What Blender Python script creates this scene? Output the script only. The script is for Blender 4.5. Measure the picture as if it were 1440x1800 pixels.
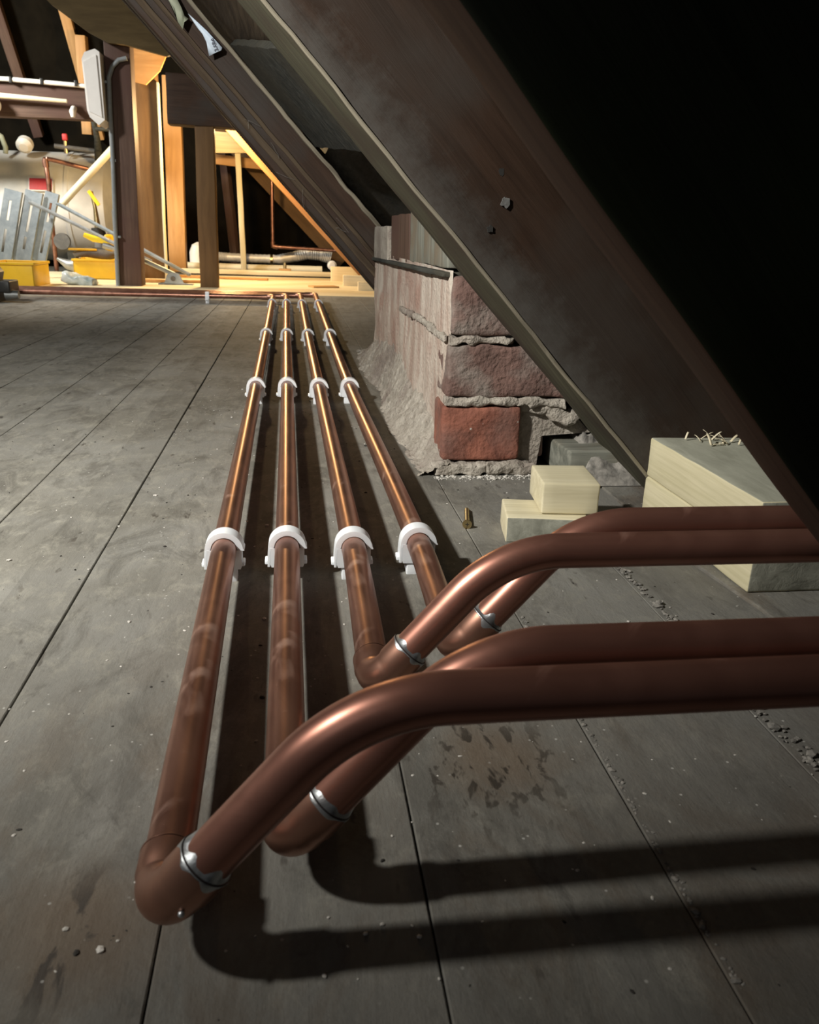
import bpy, bmesh, math, random
from mathutils import Vector, Matrix, noise
from math import sin, cos, tan, pi, radians, sqrt

for o in list(bpy.data.objects): bpy.data.objects.remove(o)
S = bpy.context.scene
COL = S.collection
random.seed(7)

# ------------------------------------------------------------------ camera
H = 0.31
PITCH, ROLL, YAW = radians(18.7), radians(1.9), radians(8.3)
fw = Vector((sin(YAW)*cos(PITCH), cos(YAW)*cos(PITCH), -sin(PITCH)))
r0 = Vector((cos(YAW), -sin(YAW), 0)); u0 = r0.cross(fw)
rt = cos(ROLL)*r0 + sin(ROLL)*u0
up = -sin(ROLL)*r0 + cos(ROLL)*u0
cd = bpy.data.cameras.new('camera'); cam = bpy.data.objects.new('camera', cd); COL.objects.link(cam)
M = Matrix.Identity(4)
for i in range(3):
    M[i][0] = rt[i]; M[i][1] = up[i]; M[i][2] = -fw[i]
M[2][3] = H
cam.matrix_world = M
cd.sensor_fit = 'HORIZONTAL'; cd.sensor_width = 36; cd.lens = 36
cd.clip_start = 0.01; cd.clip_end = 50
cd.dof.use_dof = True; cd.dof.focus_distance = 0.85; cd.dof.aperture_fstop = 26
S.camera = cam

# ------------------------------------------------------------------ world, lights, exposure
w = bpy.data.worlds.new('world'); S.world = w; w.use_nodes = True
w.node_tree.nodes['Background'].inputs[0].default_value = (.75, .85, 1, 1)
w.node_tree.nodes['Background'].inputs[1].default_value = 0.012
S.view_settings.view_transform = 'Standard'; S.view_settings.look = 'None'
S.view_settings.exposure = 0; S.view_settings.gamma = 1; S.view_settings.use_curve_mapping = False

def lamp(name, kind, loc, power, color, size=.05, aim=None, spot=None, blend=.5):
    d = bpy.data.lights.new(name, kind); o = bpy.data.objects.new(name, d); COL.objects.link(o)
    o.location = loc; d.energy = power; d.color = color
    if kind == 'AREA': d.size = size
    else: d.shadow_soft_size = size
    if aim is not None:
        o.rotation_euler = (Vector(aim)-Vector(loc)).to_track_quat('-Z', 'Y').to_euler()
    if spot: d.spot_size = radians(spot); d.spot_blend = blend
    return o
# LED work lamp standing left of the camera, aimed over the pipes
lamp('work_lamp', 'SPOT', (-.85, .295, .95), 150, (1, .97, .90), .038, (-.10, 1.62, .05), 119, 1.0)
# cool LED further along the loft, left
lamp('loft_lamp', 'SPOT', (-2.3, 3.0, 1.7), 210, (1, .97, .92), .12, (-.8, 4.1, .5), 80, 1.0)
# weak soft fill, added behind the camera for ambient and copper reflections
lamp('added_fill_light', 'AREA', (-1.3, -1.1, 1.3), 1.6, (1, .97, .95), .7, (.1, .6, .1))
lamp('tank_lamp', 'AREA', (-2.6, 5.0, 1.5), 85, (1, .97, .88), .3, (-1.7, 6.5, .3))
# warm bulb hidden behind the purlin
lamp('warm_lamp', 'POINT', (-.42, 5.3, .87), 70, (1, .66, .30), .05)

# ------------------------------------------------------------------ materials
MATS = {}
def nodes(name):
    m = bpy.data.materials.new(name); m.use_nodes = True
    nt = m.node_tree; b = nt.nodes['Principled BSDF']
    return m, nt, b
def mat(name, c1, c2, rough=.7, metal=0., scale=8, stretch=(1, 1, 1), detail=8, bump=.2, bdist=.002,
        lo=.35, hi=.65, spots=None, spot_scale=60, spot_w=.12, c3=None, big=1.5, rough2=None,
        spec=.5, fine=None, sss=0, space='Object'):
    """two-tone noise + optional large patches (c3) + optional specks"""
    m, nt, b = nodes(name); N = nt.nodes; L = nt.links
    tc = N.new('ShaderNodeTexCoord'); mp = N.new('ShaderNodeMapping')
    mp.inputs['Scale'].default_value = stretch
    L.new(tc.outputs[space], mp.inputs[0])
    n = N.new('ShaderNodeTexNoise'); n.inputs['Scale'].default_value = scale; n.inputs['Detail'].default_value = detail
    n.inputs['Roughness'].default_value = .65; n.inputs['Distortion'].default_value = .4
    L.new(mp.outputs[0], n.inputs['Vector'])
    cr = N.new('ShaderNodeValToRGB'); cr.color_ramp.elements[0].position = lo; cr.color_ramp.elements[1].position = hi
    cr.color_ramp.elements[0].color = (*c1, 1); cr.color_ramp.elements[1].color = (*c2, 1)
    L.new(n.outputs[0], cr.inputs[0]); col = cr.outputs[0]
    if c3:
        n2 = N.new('ShaderNodeTexNoise'); n2.inputs['Scale'].default_value = big; n2.inputs['Detail'].default_value = 5
        L.new(tc.outputs[space], n2.inputs['Vector'])
        r2 = N.new('ShaderNodeValToRGB'); r2.color_ramp.elements[0].position = .46; r2.color_ramp.elements[1].position = .64
        L.new(n2.outputs[0], r2.inputs[0])
        mx = N.new('ShaderNodeMix'); mx.data_type = 'RGBA'; mx.inputs[7].default_value = (*c3, 1)
        L.new(r2.outputs[0], mx.inputs[0]); L.new(col, mx.inputs[6]); col = mx.outputs[2]
    if spots:
        v = N.new('ShaderNodeTexVoronoi'); v.inputs['Scale'].default_value = spot_scale
        L.new(tc.outputs[space], v.inputs['Vector'])
        r3 = N.new('ShaderNodeValToRGB'); r3.color_ramp.elements[0].position = spot_w*.6; r3.color_ramp.elements[1].position = spot_w
        r3.color_ramp.elements[0].color = (1, 1, 1, 1); r3.color_ramp.elements[1].color = (0, 0, 0, 1)
        L.new(v.outputs['Distance'], r3.inputs[0])
        mx = N.new('ShaderNodeMix'); mx.data_type = 'RGBA'; mx.inputs[7].default_value = (*spots, 1)
        L.new(r3.outputs[0], mx.inputs[0]); L.new(col, mx.inputs[6]); col = mx.outputs[2]
    L.new(col, b.inputs['Base Color'])
    b.inputs['Metallic'].default_value = metal; b.inputs['Roughness'].default_value = rough
    b.inputs['Specular IOR Level'].default_value = spec
    if sss:
        b.inputs['Subsurface Weight'].default_value = sss; b.inputs['Subsurface Scale'].default_value = .01
        b.inputs['Subsurface Radius'].default_value = (1, 1, 1)
    if rough2 is not None:
        mr = N.new('ShaderNodeMapRange'); mr.inputs['To Min'].default_value = rough; mr.inputs['To Max'].default_value = rough2
        L.new(n.outputs[0], mr.inputs[0]); L.new(mr.outputs[0], b.inputs['Roughness'])
    if bump:
        bp = N.new('ShaderNodeBump'); bp.inputs['Strength'].default_value = bump; bp.inputs['Distance'].default_value = bdist
        h = n.outputs[0]
        if fine:
            n4 = N.new('ShaderNodeTexNoise'); n4.inputs['Scale'].default_value = fine; n4.inputs['Detail'].default_value = 6
            L.new(tc.outputs[space], n4.inputs['Vector'])
            ad = N.new('ShaderNodeMath'); ad.operation = 'ADD'; L.new(h, ad.inputs[0]); L.new(n4.outputs[0], ad.inputs[1]); h = ad.outputs[0]
        L.new(h, bp.inputs['Height']); L.new(bp.outputs[0], b.inputs['Normal'])
    MATS[name] = m
    return m

G = (1.2, 22, 22)   # grain along local X
mat('rafter_wood', (.026, .0145, .009), (.050, .029, .019), .6, scale=3, stretch=G, bump=.5, bdist=.003, c3=(.038, .030, .025), big=6, spec=.18)
mat('main_rafter_wood', (.019, .0105, .0065), (.037, .021, .0135), .6, scale=3, stretch=G, bump=.5, bdist=.003, c3=(.034, .026, .021), big=6, spec=.15)
def dust_band(name, z0, z1, col):
    m = MATS[name]; nt = m.node_tree; N = nt.nodes; L = nt.links; b = N['Principled BSDF']
    src = b.inputs['Base Color'].links[0].from_socket
    tc = N.new('ShaderNodeTexCoord'); sp = N.new('ShaderNodeSeparateXYZ'); L.new(tc.outputs['Object'], sp.inputs[0])
    n = N.new('ShaderNodeTexNoise'); n.inputs['Scale'].default_value = 22; n.inputs['Detail'].default_value = 9; n.inputs['Roughness'].default_value = .75
    L.new(tc.outputs['Object'], n.inputs['Vector'])
    a = N.new('ShaderNodeMath'); a.operation = 'MULTIPLY_ADD'; a.inputs[1].default_value = .16; L.new(n.outputs[0], a.inputs[0]); L.new(sp.outputs[2], a.inputs[2])
    mr = N.new('ShaderNodeMapRange'); mr.inputs[1].default_value = z0; mr.inputs[2].default_value = z1; mr.inputs[3].default_value = .55; mr.inputs[4].default_value = 0
    L.new(a.outputs[0], mr.inputs[0])
    mx = N.new('ShaderNodeMix'); mx.data_type = 'RGBA'; mx.inputs[7].default_value = (*col, 1)
    L.new(mr.outputs[0], mx.inputs[0]); L.new(src, mx.inputs[6]); L.new(mx.outputs[2], b.inputs['Base Color'])
dust_band('main_rafter_wood', -.045, .015, (.085, .082, .075))
mat('rafter_edge', (.10, .085, .06), (.26, .23, .17), .85, scale=4, stretch=G, bump=.9, bdist=.004)
mat('grey_wood', (.020, .022, .021), (.074, .078, .070), .85, scale=6, stretch=(1.2, 9, 9), bump=.9, bdist=.004, c3=(.06, .056, .044), big=4, spec=.18)
mat('green_wood', (.10, .105, .085), (.24, .24, .2), .85, scale=3, stretch=G, bump=.6, bdist=.003, c3=(.16, .13, .09), big=9)
mat('orange_wood', (.42, .22, .075), (.56, .32, .125), .6, scale=3, stretch=(1.2, 9, 9), bump=.3, c3=(.46, .25, .09), big=4)
mat('painted_shade_wood', (.004, .005, .003), (.010, .011, .007), .8, scale=3, stretch=G, bump=.3, c3=(.010, .014, .005), big=4, spec=.1)  # near-black colour stands in for shade on the nearest rafter
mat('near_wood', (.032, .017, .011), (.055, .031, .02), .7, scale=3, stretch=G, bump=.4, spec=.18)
mat('brown_post_wood', (.07, .042, .032), (.12, .075, .055), .6, scale=3, stretch=G, bump=.3, c3=(.09, .05, .04), big=5, spec=.18)
mat('under_wood', (.05, .047, .03), (.105, .10, .066), .8, scale=3, stretch=G, bump=.5, bdist=.002, c3=(.06, .048, .034), big=8, spec=.2)
mat('olive_ply', (.055, .036, .012), (.085, .058, .022), .7, scale=2, stretch=(2, 12, 12), bump=.2, spec=.2)
mat('orange_deep', (.22, .10, .035), (.34, .17, .06), .6, scale=3, stretch=G, bump=.3)
mat('brown_mid', (.105, .060, .026), (.15, .088, .038), .6, scale=3, stretch=(1.2, 9, 9), bump=.3, spec=.18)
mat('brown_rough', (.04, .027, .018), (.09, .066, .043), .8, scale=4, stretch=G, bump=.8, bdist=.003, spec=.18)
mat('pale_timber', (.56, .50, .33), (.68, .62, .44), .65, scale=1.6, stretch=(3, 90, 90), detail=4, bump=.3, bdist=.0006)
mat('pale_timber_long', (.54, .49, .31), (.66, .60, .41), .65, scale=1.6, stretch=(90, 3, 90), detail=4, bump=.35, bdist=.0007)
mat('sawn_face', (.30, .30, .235), (.41, .41, .33), .85, scale=3, stretch=(14, 4, 14), detail=5, bump=.6, bdist=.0012)
mat('end_grain', (.20, .20, .16), (.34, .34, .28), .9, scale=60, bump=.9, bdist=.0012, detail=10)
mat('pine_floor', (.62, .50, .30), (.80, .68, .44), .6, scale=2, stretch=(1, 25, 25), bump=.2)
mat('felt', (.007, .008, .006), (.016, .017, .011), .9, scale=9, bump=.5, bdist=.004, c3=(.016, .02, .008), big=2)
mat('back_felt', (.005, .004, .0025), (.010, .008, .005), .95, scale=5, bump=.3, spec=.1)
mat('dark_under', (.01, .009, .008), (.02, .018, .015), .95, scale=5, bump=0)
mat('white_plastic', (.78, .82, .86), (.86, .89, .92), .35, scale=20, bump=.05, sss=.25)
mat('white_box', (.80, .78, .74), (.86, .84, .80), .45, scale=10, bump=.03)
mat('cream_pipe', (.72, .66, .48), (.80, .74, .56), .45, scale=10, bump=.03)
mat('cable', (.16, .18, .19), (.22, .24, .25), .5, scale=20, bump=.05)
mat('solder', (.42, .44, .45), (.62, .64, .66), .38, metal=.85, scale=120, bump=.6, bdist=.0008)
mat('flux_line', (.012, .01, .01), (.03, .02, .02), .6, scale=40, bump=0)
mat('tank_metal', (.66, .66, .63), (.80, .80, .76), .55, scale=3, bump=.15, c3=(.46, .46, .45), big=2.2)
mat('galvanised', (.24, .28, .30), (.38, .42, .44), .42, metal=.75, scale=14, bump=.1)
mat('steel_strip', (.25, .26, .26), (.40, .42, .42), .45, metal=.7, scale=20, bump=.1)
mat('yellow_plastic', (.62, .38, .012), (.72, .45, .02), .4, scale=8, bump=.05)
mat('bright_yellow', (.80, .62, .02), (.9, .7, .04), .35, scale=8, bump=.05)
mat('black_plastic', (.012, .012, .012), (.03, .03, .028), .4, scale=20, bump=.1)
mat('grey_plastic', (.10, .10, .10), (.17, .165, .155), .5, scale=20, bump=.1)
mat('red_label', (.50, .03, .04), (.60, .05, .05), .5, scale=20, bump=0)
mat('label_white', (.75, .73, .70), (.82, .80, .77), .5, scale=20, bump=0)
mat('brass', (.55, .42, .2), (.72, .58, .32), .3, metal=1, scale=50, bump=.05)
mat('shaving', (.66, .58, .40), (.78, .70, .52), .7, scale=40, bump=.2)
mat('paper', (.58, .69, .82), (.68, .78, .90), .6, scale=30, bump=.1)
mat('ink', (.03, .03, .06), (.05, .05, .09), .6, scale=30, bump=0)
mat('torn_felt', (.26, .29, .21), (.36, .38, .29), .7, scale=30, bump=.3)
mat('foil_duct', (.52, .52, .50), (.68, .67, .64), .45, metal=.25, scale=30, bump=.3)
mat('grit', (.10, .095, .085), (.30, .28, .25), .95, scale=90, bump=.6, bdist=.001)
mat('crumb', (.42, .40, .36), (.66, .63, .58), .9, scale=200, bump=0)
mat('crumb_scuff', (.06, .058, .055), (.14, .14, .135), .9, scale=160, bump=0)
mat('dark_crumb', (.02, .018, .015), (.05, .045, .04), .95, scale=200, bump=0)
mat('web', (.15, .14, .13), (.22, .21, .19), .9, scale=60, bump=0)
mat('bag_plastic', (.45, .52, .52), (.62, .68, .68), .25, scale=14, bump=.5, c3=(.2, .28, .3), big=9)

def copper(name, base, dark, dirt, rough=.3, rough2=.5, stretch=(1, 1, 1), metal=.92):
    m, nt, b = nodes(name); N = nt.nodes; L = nt.links
    tc = N.new('ShaderNodeTexCoord'); mp = N.new('ShaderNodeMapping'); mp.inputs['Scale'].default_value = stretch
    L.new(tc.outputs['Object'], mp.inputs[0])
    n = N.new('ShaderNodeTexNoise'); n.inputs['Scale'].default_value = 14; n.inputs['Detail'].default_value = 6; n.inputs['Distortion'].default_value = .8
    L.new(mp.outputs[0], n.inputs['Vector'])
    cr = N.new('ShaderNodeValToRGB'); cr.color_ramp.elements[0].position = .35; cr.color_ramp.elements[1].position = .68
    cr.color_ramp.elements[0].color = (*dark, 1); cr.color_ramp.elements[1].color = (*base, 1)
    L.new(n.outputs[0], cr.inputs[0])
    # smears of flux and dust
    n2 = N.new('ShaderNodeTexNoise'); n2.inputs['Scale'].default_value = 11; n2.inputs['Detail'].default_value = 8; n2.inputs['Distortion'].default_value = 2.2
    L.new(tc.outputs['Object'], n2.inputs['Vector'])
    r2 = N.new('ShaderNodeValToRGB'); r2.color_ramp.elements[0].position = .60; r2.color_ramp.elements[1].position = .74
    L.new(n2.outputs[0], r2.inputs[0])
    mx = N.new('ShaderNodeMix'); mx.data_type = 'RGBA'; mx.inputs[7].default_value = (*dirt, 1)
    mm = N.new('ShaderNodeMath'); mm.operation = 'MULTIPLY'; mm.inputs[1].default_value = .45
    L.new(r2.outputs[0], mm.inputs[0]); L.new(mm.outputs[0], mx.inputs[0]); L.new(cr.outputs[0], mx.inputs[6])
    L.new(mx.outputs[2], b.inputs['Base Color'])
    sb = N.new('ShaderNodeMath'); sb.operation = 'MULTIPLY_ADD'; sb.inputs[1].default_value = -.4; sb.inputs[2].default_value = metal
    L.new(r2.outputs[0], sb.inputs[0]); L.new(sb.outputs[0], b.inputs['Metallic'])
    mr = N.new('ShaderNodeMapRange'); mr.inputs['To Min'].default_value = rough; mr.inputs['To Max'].default_value = rough2
    L.new(n.outputs[0], mr.inputs[0]); L.new(mr.outputs[0], b.inputs['Roughness'])
    bp = N.new('ShaderNodeBump'); bp.inputs['Strength'].default_value = .08; bp.inputs['Distance'].default_value = .001
    L.new(n.outputs[0], bp.inputs['Height']); L.new(bp.outputs[0], b.inputs['Normal'])
    MATS[name] = m
copper('copper', (.50, .26, .185), (.33, .155, .11), (.52, .40, .34), .26, .44, (2, 1, 2))
copper('copper_dull', (.52, .25, .185), (.37, .165, .12), (.52, .38, .32), .29, .42, (1, 2, 2), metal=.80)
copper('copper_fitting', (.52, .29, .21), (.38, .19, .135), (.50, .36, .30), .30, .46)

def floor_material():
    m, nt, b = nodes('old_floorboards'); N = nt.nodes; L = nt.links
    def math_(op, a, bb=None, c=None):
        n = N.new('ShaderNodeMath'); n.operation = op
        for i, v in enumerate((a, bb, c)):
            if v is None: continue
            if hasattr(v, 'links'): L.new(v, n.inputs[i])
            else: n.inputs[i].default_value = v
        return n.outputs[0]
    def nz(scale, detail, stretch=None, dist=0., rough=.6, vec=None):
        n = N.new('ShaderNodeTexNoise'); n.inputs['Scale'].default_value = scale; n.inputs['Detail'].default_value = detail
        n.inputs['Distortion'].default_value = dist; n.inputs['Roughness'].default_value = rough
        src = vec or tc.outputs['Object']
        if stretch:
            mp = N.new('ShaderNodeMapping'); mp.inputs['Scale'].default_value = stretch; L.new(src, mp.inputs[0]); src = mp.outputs[0]
        L.new(src, n.inputs['Vector']); return n.outputs[0]
    def ramp(v, a, bb, ca=(0, 0, 0), cb=(1, 1, 1)):
        r = N.new('ShaderNodeValToRGB'); r.color_ramp.elements[0].position = a; r.color_ramp.elements[1].position = bb
        r.color_ramp.elements[0].color = (*ca, 1); r.color_ramp.elements[1].color = (*cb, 1); L.new(v, r.inputs[0]); return r.outputs[0]
    def mix(f, a, bb, mode='MIX'):
        x = N.new('ShaderNodeMix'); x.data_type = 'RGBA'; x.blend_type = mode
        for i, v in ((0, f), (6, a), (7, bb)):
            if hasattr(v, 'links'): L.new(v, x.inputs[i])
            elif i == 0: x.inputs[0].default_value = v
            else: x.inputs[i].default_value = (*v, 1)
        return x.outputs[2]
    tc = N.new('ShaderNodeTexCoord'); sp = N.new('ShaderNodeSeparateXYZ'); L.new(tc.outputs['Object'], sp.inputs[0])
    board = math_('FLOOR', math_('DIVIDE', math_('ADD', sp.outputs[0], 5.066+.0), .1267))
    wn = N.new('ShaderNodeTexWhiteNoise'); wn.noise_dimensions = '1D'; L.new(board, wn.inputs['W'])
    cb = N.new('ShaderNodeCombineXYZ'); L.new(sp.outputs[0], cb.inputs[0]); L.new(math_('ADD', sp.outputs[1], math_('MULTIPLY', wn.outputs[0], 7)), cb.inputs[1])
    grain = nz(26, 9, (1, .10, 1), 1.1, .72, cb.outputs[0])
    fineg = nz(110, 7, (1, .30, 1), .4, .75, cb.outputs[0])
    cloud = nz(5, 6, None, .6)
    base = ramp(grain, .3, .75, (.150, .143, .122), (.250, .238, .205))
    base = mix(ramp(cloud, .40, .66), base, (.262, .256, .232))
    mott = nz(42, 9, (1, .6, 1), .5, .78)
    base = mix(math_('MULTIPLY', ramp(mott, .50, .62), .6), base, (.33, .315, .265))
    base = mix(math_('MULTIPLY', ramp(nz(17, 10, (1, .45, 1), .7, .76), .50, .62), .65), base, (.10, .094, .08))
    tone = math_('MULTIPLY_ADD', wn.outputs[0], .22, .86)
    tv = N.new('ShaderNodeCombineColor'); [L.new(tone, tv.inputs[i]) for i in range(3)]
    base = mix(1.0, base, tv.outputs[0], 'MULTIPLY')
    # brown worn patches near the camera, dark oil spots
    brown = math_('MULTIPLY', ramp(nz(9, 9, (1, .5, 1), 1.6, .7), .46, .60), ramp(sp.outputs[1], .30, .62, (1, 1, 1), (0, 0, 0)))
    base = mix(math_('MULTIPLY', brown, .7), base, (.125, .088, .056))
    blot = math_('MULTIPLY', ramp(nz(15, 9, (1, .6, 1), 1.0, .75), .58, .64), ramp(sp.outputs[1], .34, .62, (1, 1, 1), (0, 0, 0)))
    base = mix(math_('MULTIPLY', blot, .6), base, (.06, .055, .047))
    spots = math_('MULTIPLY', ramp(nz(55, 3, (1, .35, 1), .3), .64, .70), ramp(nz(4.5, 3, None), .44, .54))
    base = mix(math_('MULTIPLY', spots, .75), base, (.045, .036, .028))
    # dirtier boards under the eaves
    dirt = ramp(math_('ADD', sp.outputs[0], math_('MULTIPLY', nz(7, 5), .25)), .20, .50)
    base = mix(math_('MULTIPLY', dirt, .55), base, (.105, .100, .092))
    near = math_('MULTIPLY', ramp(sp.outputs[1], .25, .80, (1, 1, 1), (0, 0, 0)), ramp(nz(6, 8, None, 1.0), .30, .55))
    base = mix(math_('MULTIPLY', near, .6), base, (.11, .105, .095))
    def patch(cx, cy, rad, sy=1.0):
        cmb = N.new('ShaderNodeCombineXYZ'); L.new(math_('SUBTRACT', sp.outputs[0], cx), cmb.inputs[0]); L.new(math_('MULTIPLY', math_('SUBTRACT', sp.outputs[1], cy), sy), cmb.inputs[1])
        ln = N.new('ShaderNodeVectorMath'); ln.operation = 'LENGTH'; L.new(cmb.outputs[0], ln.inputs[0])
        return ramp(math_('ADD', ln.outputs['Value'], math_('MULTIPLY', nz(16, 6), rad*.9)), rad*.75, rad*1.5, (1, 1, 1), (0, 0, 0))
    rust = patch(.125, .425, .045)
    base = mix(math_('MULTIPLY', rust, .5), base, (.13, .085, .05))
    sp3 = math_('MULTIPLY', ramp(nz(95, 3, (1, .45, 1), .4), .55, .61), patch(.12, .42, .07))
    base = mix(math_('MULTIPLY', sp3, .9), base, (.03, .024, .018))
    left = patch(-.105, .315, .05)
    base = mix(math_('MULTIPLY', left, .6), base, (.13, .09, .058))
    sp4 = math_('MULTIPLY', ramp(nz(28, 8, (1, .6, 1), .8), .54, .58), patch(-.100, .308, .055))
    base = mix(math_('MULTIPLY', sp4, .8), base, (.045, .04, .036))
    v = N.new('ShaderNodeTexVoronoi'); v.inputs['Scale'].default_value = 95; L.new(tc.outputs['Object'], v.inputs['Vector'])
    sp2 = math_('MULTIPLY', ramp(v.outputs['Distance'], .06, .10, (1, 1, 1), (0, 0, 0)), ramp(nz(12, 3), .50, .56))
    base = mix(sp2, base, (.42, .41, .38))
    L.new(base, b.inputs['Base Color']); b.inputs['Roughness'].default_value = .78; b.inputs['Specular IOR Level'].default_value = .3
    h = math_('ADD', math_('MULTIPLY', grain, .7), math_('ADD', math_('MULTIPLY', fineg, .5), math_('MULTIPLY', nz(260, 4), .35)))
    bp = N.new('ShaderNodeBump'); bp.inputs['Strength'].default_value = .55; bp.inputs['Distance'].default_value = .0022
    L.new(h, bp.inputs['Height']); L.new(bp.outputs[0], b.inputs['Normal'])
    MATS['floor'] = m
floor_material()

def pier_materials():
    # plaster-smeared brick for the side, mortar, clean brick
    mat('brick_red', (.13, .045, .03), (.30, .11, .07), .85, scale=16, bump=.8, bdist=.003, c3=(.17, .085, .065), big=14, spots=(.45, .40, .35), spot_scale=45, spot_w=.09, fine=140)
    mat('brick_brown', (.10, .06, .05), (.19, .11, .09), .9, scale=14, bump=.9, bdist=.004, c3=(.22, .185, .16), big=16, fine=140)
    mat('mortar', (.26, .23, .19), (.46, .42, .36), .95, scale=45, bump=1, bdist=.004, detail=10, c3=(.24, .2, .17), big=10, fine=200)
    mat('smeared_side', (.36, .27, .22), (.54, .48, .41), .95, scale=9, stretch=(1, 2.6, .45), bump=.9, bdist=.004, detail=10, lo=.38, hi=.58, c3=(.34, .225, .18), big=9, fine=150)
pier_materials()

# ------------------------------------------------------------------ mesh helpers
def tag(o, label=None, cat=None, group=None, kind=None):
    if label: o['label'] = label
    if cat: o['category'] = cat
    if group: o['group'] = group
    if kind: o['kind'] = kind
    return o
def thing(name, loc, label, cat, group=None):
    o = bpy.data.objects.new(name, None); COL.objects.link(o); o.location = loc; o.empty_display_size = .02
    return tag(o, label, cat, group)
def link(name, bm, mats, parent=None, smooth=True, M=None, angle=35, origin=None):
    """bm in world coordinates (or local if M is given). Object gets matrix M."""
    if M is None:
        if origin is None:
            origin = parent.location.copy() if parent else Vector((0, 0, 0))
        M = Matrix.Translation(Vector(origin))
        bmesh.ops.transform(bm, matrix=M.inverted(), verts=bm.verts)
    bmesh.ops.recalc_face_normals(bm, faces=bm.faces)
    me = bpy.data.meshes.new(name); bm.to_mesh(me); bm.free()
    if not isinstance(mats, (list, tuple)): mats = [mats]
    for m in mats: me.materials.append(MATS[m])
    if smooth:
        me.polygons.foreach_set('use_smooth', [True]*len(me.polygons))
        if angle is not None:
            try: me.set_sharp_from_angle(angle=radians(angle))
            except Exception: pass
    o = bpy.data.objects.new(name, me); COL.objects.link(o)
    if parent:
        o.parent = parent; o.matrix_local = Matrix.Translation(-parent.location) @ M
    else: o.matrix_world = M
    return o
def axis_coords(d, r, seg):
    h = d/2; r = min(r, h*.6)
    n = max(1, int(round((d-2*r)/seg)))
    return [-h, -h+r*.35] + [-h+r+(d-2*r)*i/n for i in range(n+1)] + [h-r*.35, h], r
def rbox(dx, dy, dz, r=.003, seg=.03, amp=0., freq=20., seed=0., bm=None, M=None, mi=0):
    """rounded, slightly irregular solid block centred on the origin"""
    bm = bm or bmesh.new(); A = [axis_coords(d, r, seg) for d in (dx, dy, dz)]
    cs = [a[0] for a in A]; rs = [a[1] for a in A]; hs = (dx/2, dy/2, dz/2); cache = {}
    off = Vector((seed*3.1, seed*1.7, seed*5.3))
    def vert(ix, iy, iz):
        k = (ix, iy, iz)
        if k not in cache:
            p = Vector((cs[0][ix], cs[1][iy], cs[2][iz]))
            q = Vector([max(-hs[i]+rs[i], min(hs[i]-rs[i], p[i])) for i in range(3)])
            d = p-q
            if d.length > 1e-9:
                rr = min(rs); d = d.normalized()
                p = q + Vector([d[i]*rs[i] for i in range(3)]) if True else p
            if amp:
                p = p + noise.noise_vector(p*freq+off)*amp
            if M is not None: p = M @ p
            cache[k] = bm.verts.new(p)
        return cache[k]
    nx, ny, nz_ = len(cs[0])-1, len(cs[1])-1, len(cs[2])-1
    def face(a, b, c, d):
        try: f = bm.faces.new((a, b, c, d)); f.material_index = mi
        except ValueError: pass
    for i in range(nx):
        for j in range(ny):
            for k in (0, nz_): face(vert(i, j, k), vert(i+1, j, k), vert(i+1, j+1, k), vert(i, j+1, k))
    for i in range(nx):
        for k in range(nz_):
            for j in (0, ny): face(vert(i, j, k), vert(i+1, j, k), vert(i+1, j, k+1), vert(i, j, k+1))
    for j in range(ny):
        for k in range(nz_):
            for i in (0, nx): face(vert(i, j, k), vert(i, j+1, k), vert(i, j+1, k+1), vert(i, j, k+1))
    return bm
def frame(p0, p1, upv=(0, 0, 1)):
    """matrix at the middle of p0-p1 with local X along it, local Z near upv"""
    p0, p1 = Vector(p0), Vector(p1); x = (p1-p0).normalized(); u = Vector(upv)
    y = u.cross(x).normalized(); z = x.cross(y)
    M = Matrix.Identity(4)
    for i in range(3): M[i][0] = x[i]; M[i][1] = y[i]; M[i][2] = z[i]; M[i][3] = ((p0+p1)/2)[i]
    return M, (p1-p0).length
def timber(name, p0, p1, w_, h_, m, label=None, cat=None, group=None, parent=None, upv=(0, 0, 1), amp=.0015, r=.003, seg=.04, seed=0, freq=9):
    M, L_ = frame(p0, p1, upv)
    o = link(name, rbox(L_, w_, h_, r, seg, amp, freq, seed), m, parent, M=M)
    if label: tag(o, label, cat, group)
    return o
def tube(path, rad, n=40, bm=None, caps=True, inner=None):
    bm = bm or bmesh.new(); path = [Vector(p) for p in path]; N_ = len(path)
    rr = rad if isinstance(rad, (list, tuple)) else [rad]*N_
    t = [(path[min(i+1, N_-1)]-path[max(i-1, 0)]).normalized() for i in range(N_)]
    a = Vector((0, 0, 1)) if abs(t[0].z) < .9 else Vector((1, 0, 0))
    u = (a-t[0]*a.dot(t[0])).normalized(); rings = []
    for i in range(N_):
        u = (u-t[i]*u.dot(t[i])).normalized(); v = t[i].cross(u)
        rings.append([bm.verts.new(path[i]+(u*cos(2*pi*k/n)+v*sin(2*pi*k/n))*rr[i]) for k in range(n)])
    for i in range(N_-1):
        for k in range(n): bm.faces.new((rings[i][k], rings[i][(k+1) % n], rings[i+1][(k+1) % n], rings[i+1][k]))
    if caps:
        bm.faces.new(rings[0][::-1]); bm.faces.new(rings[-1])
    return bm
def seg_pts(a, b, n):
    a, b = Vector(a), Vector(b); return [a.lerp(b, i/n) for i in range(n+1)]
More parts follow.
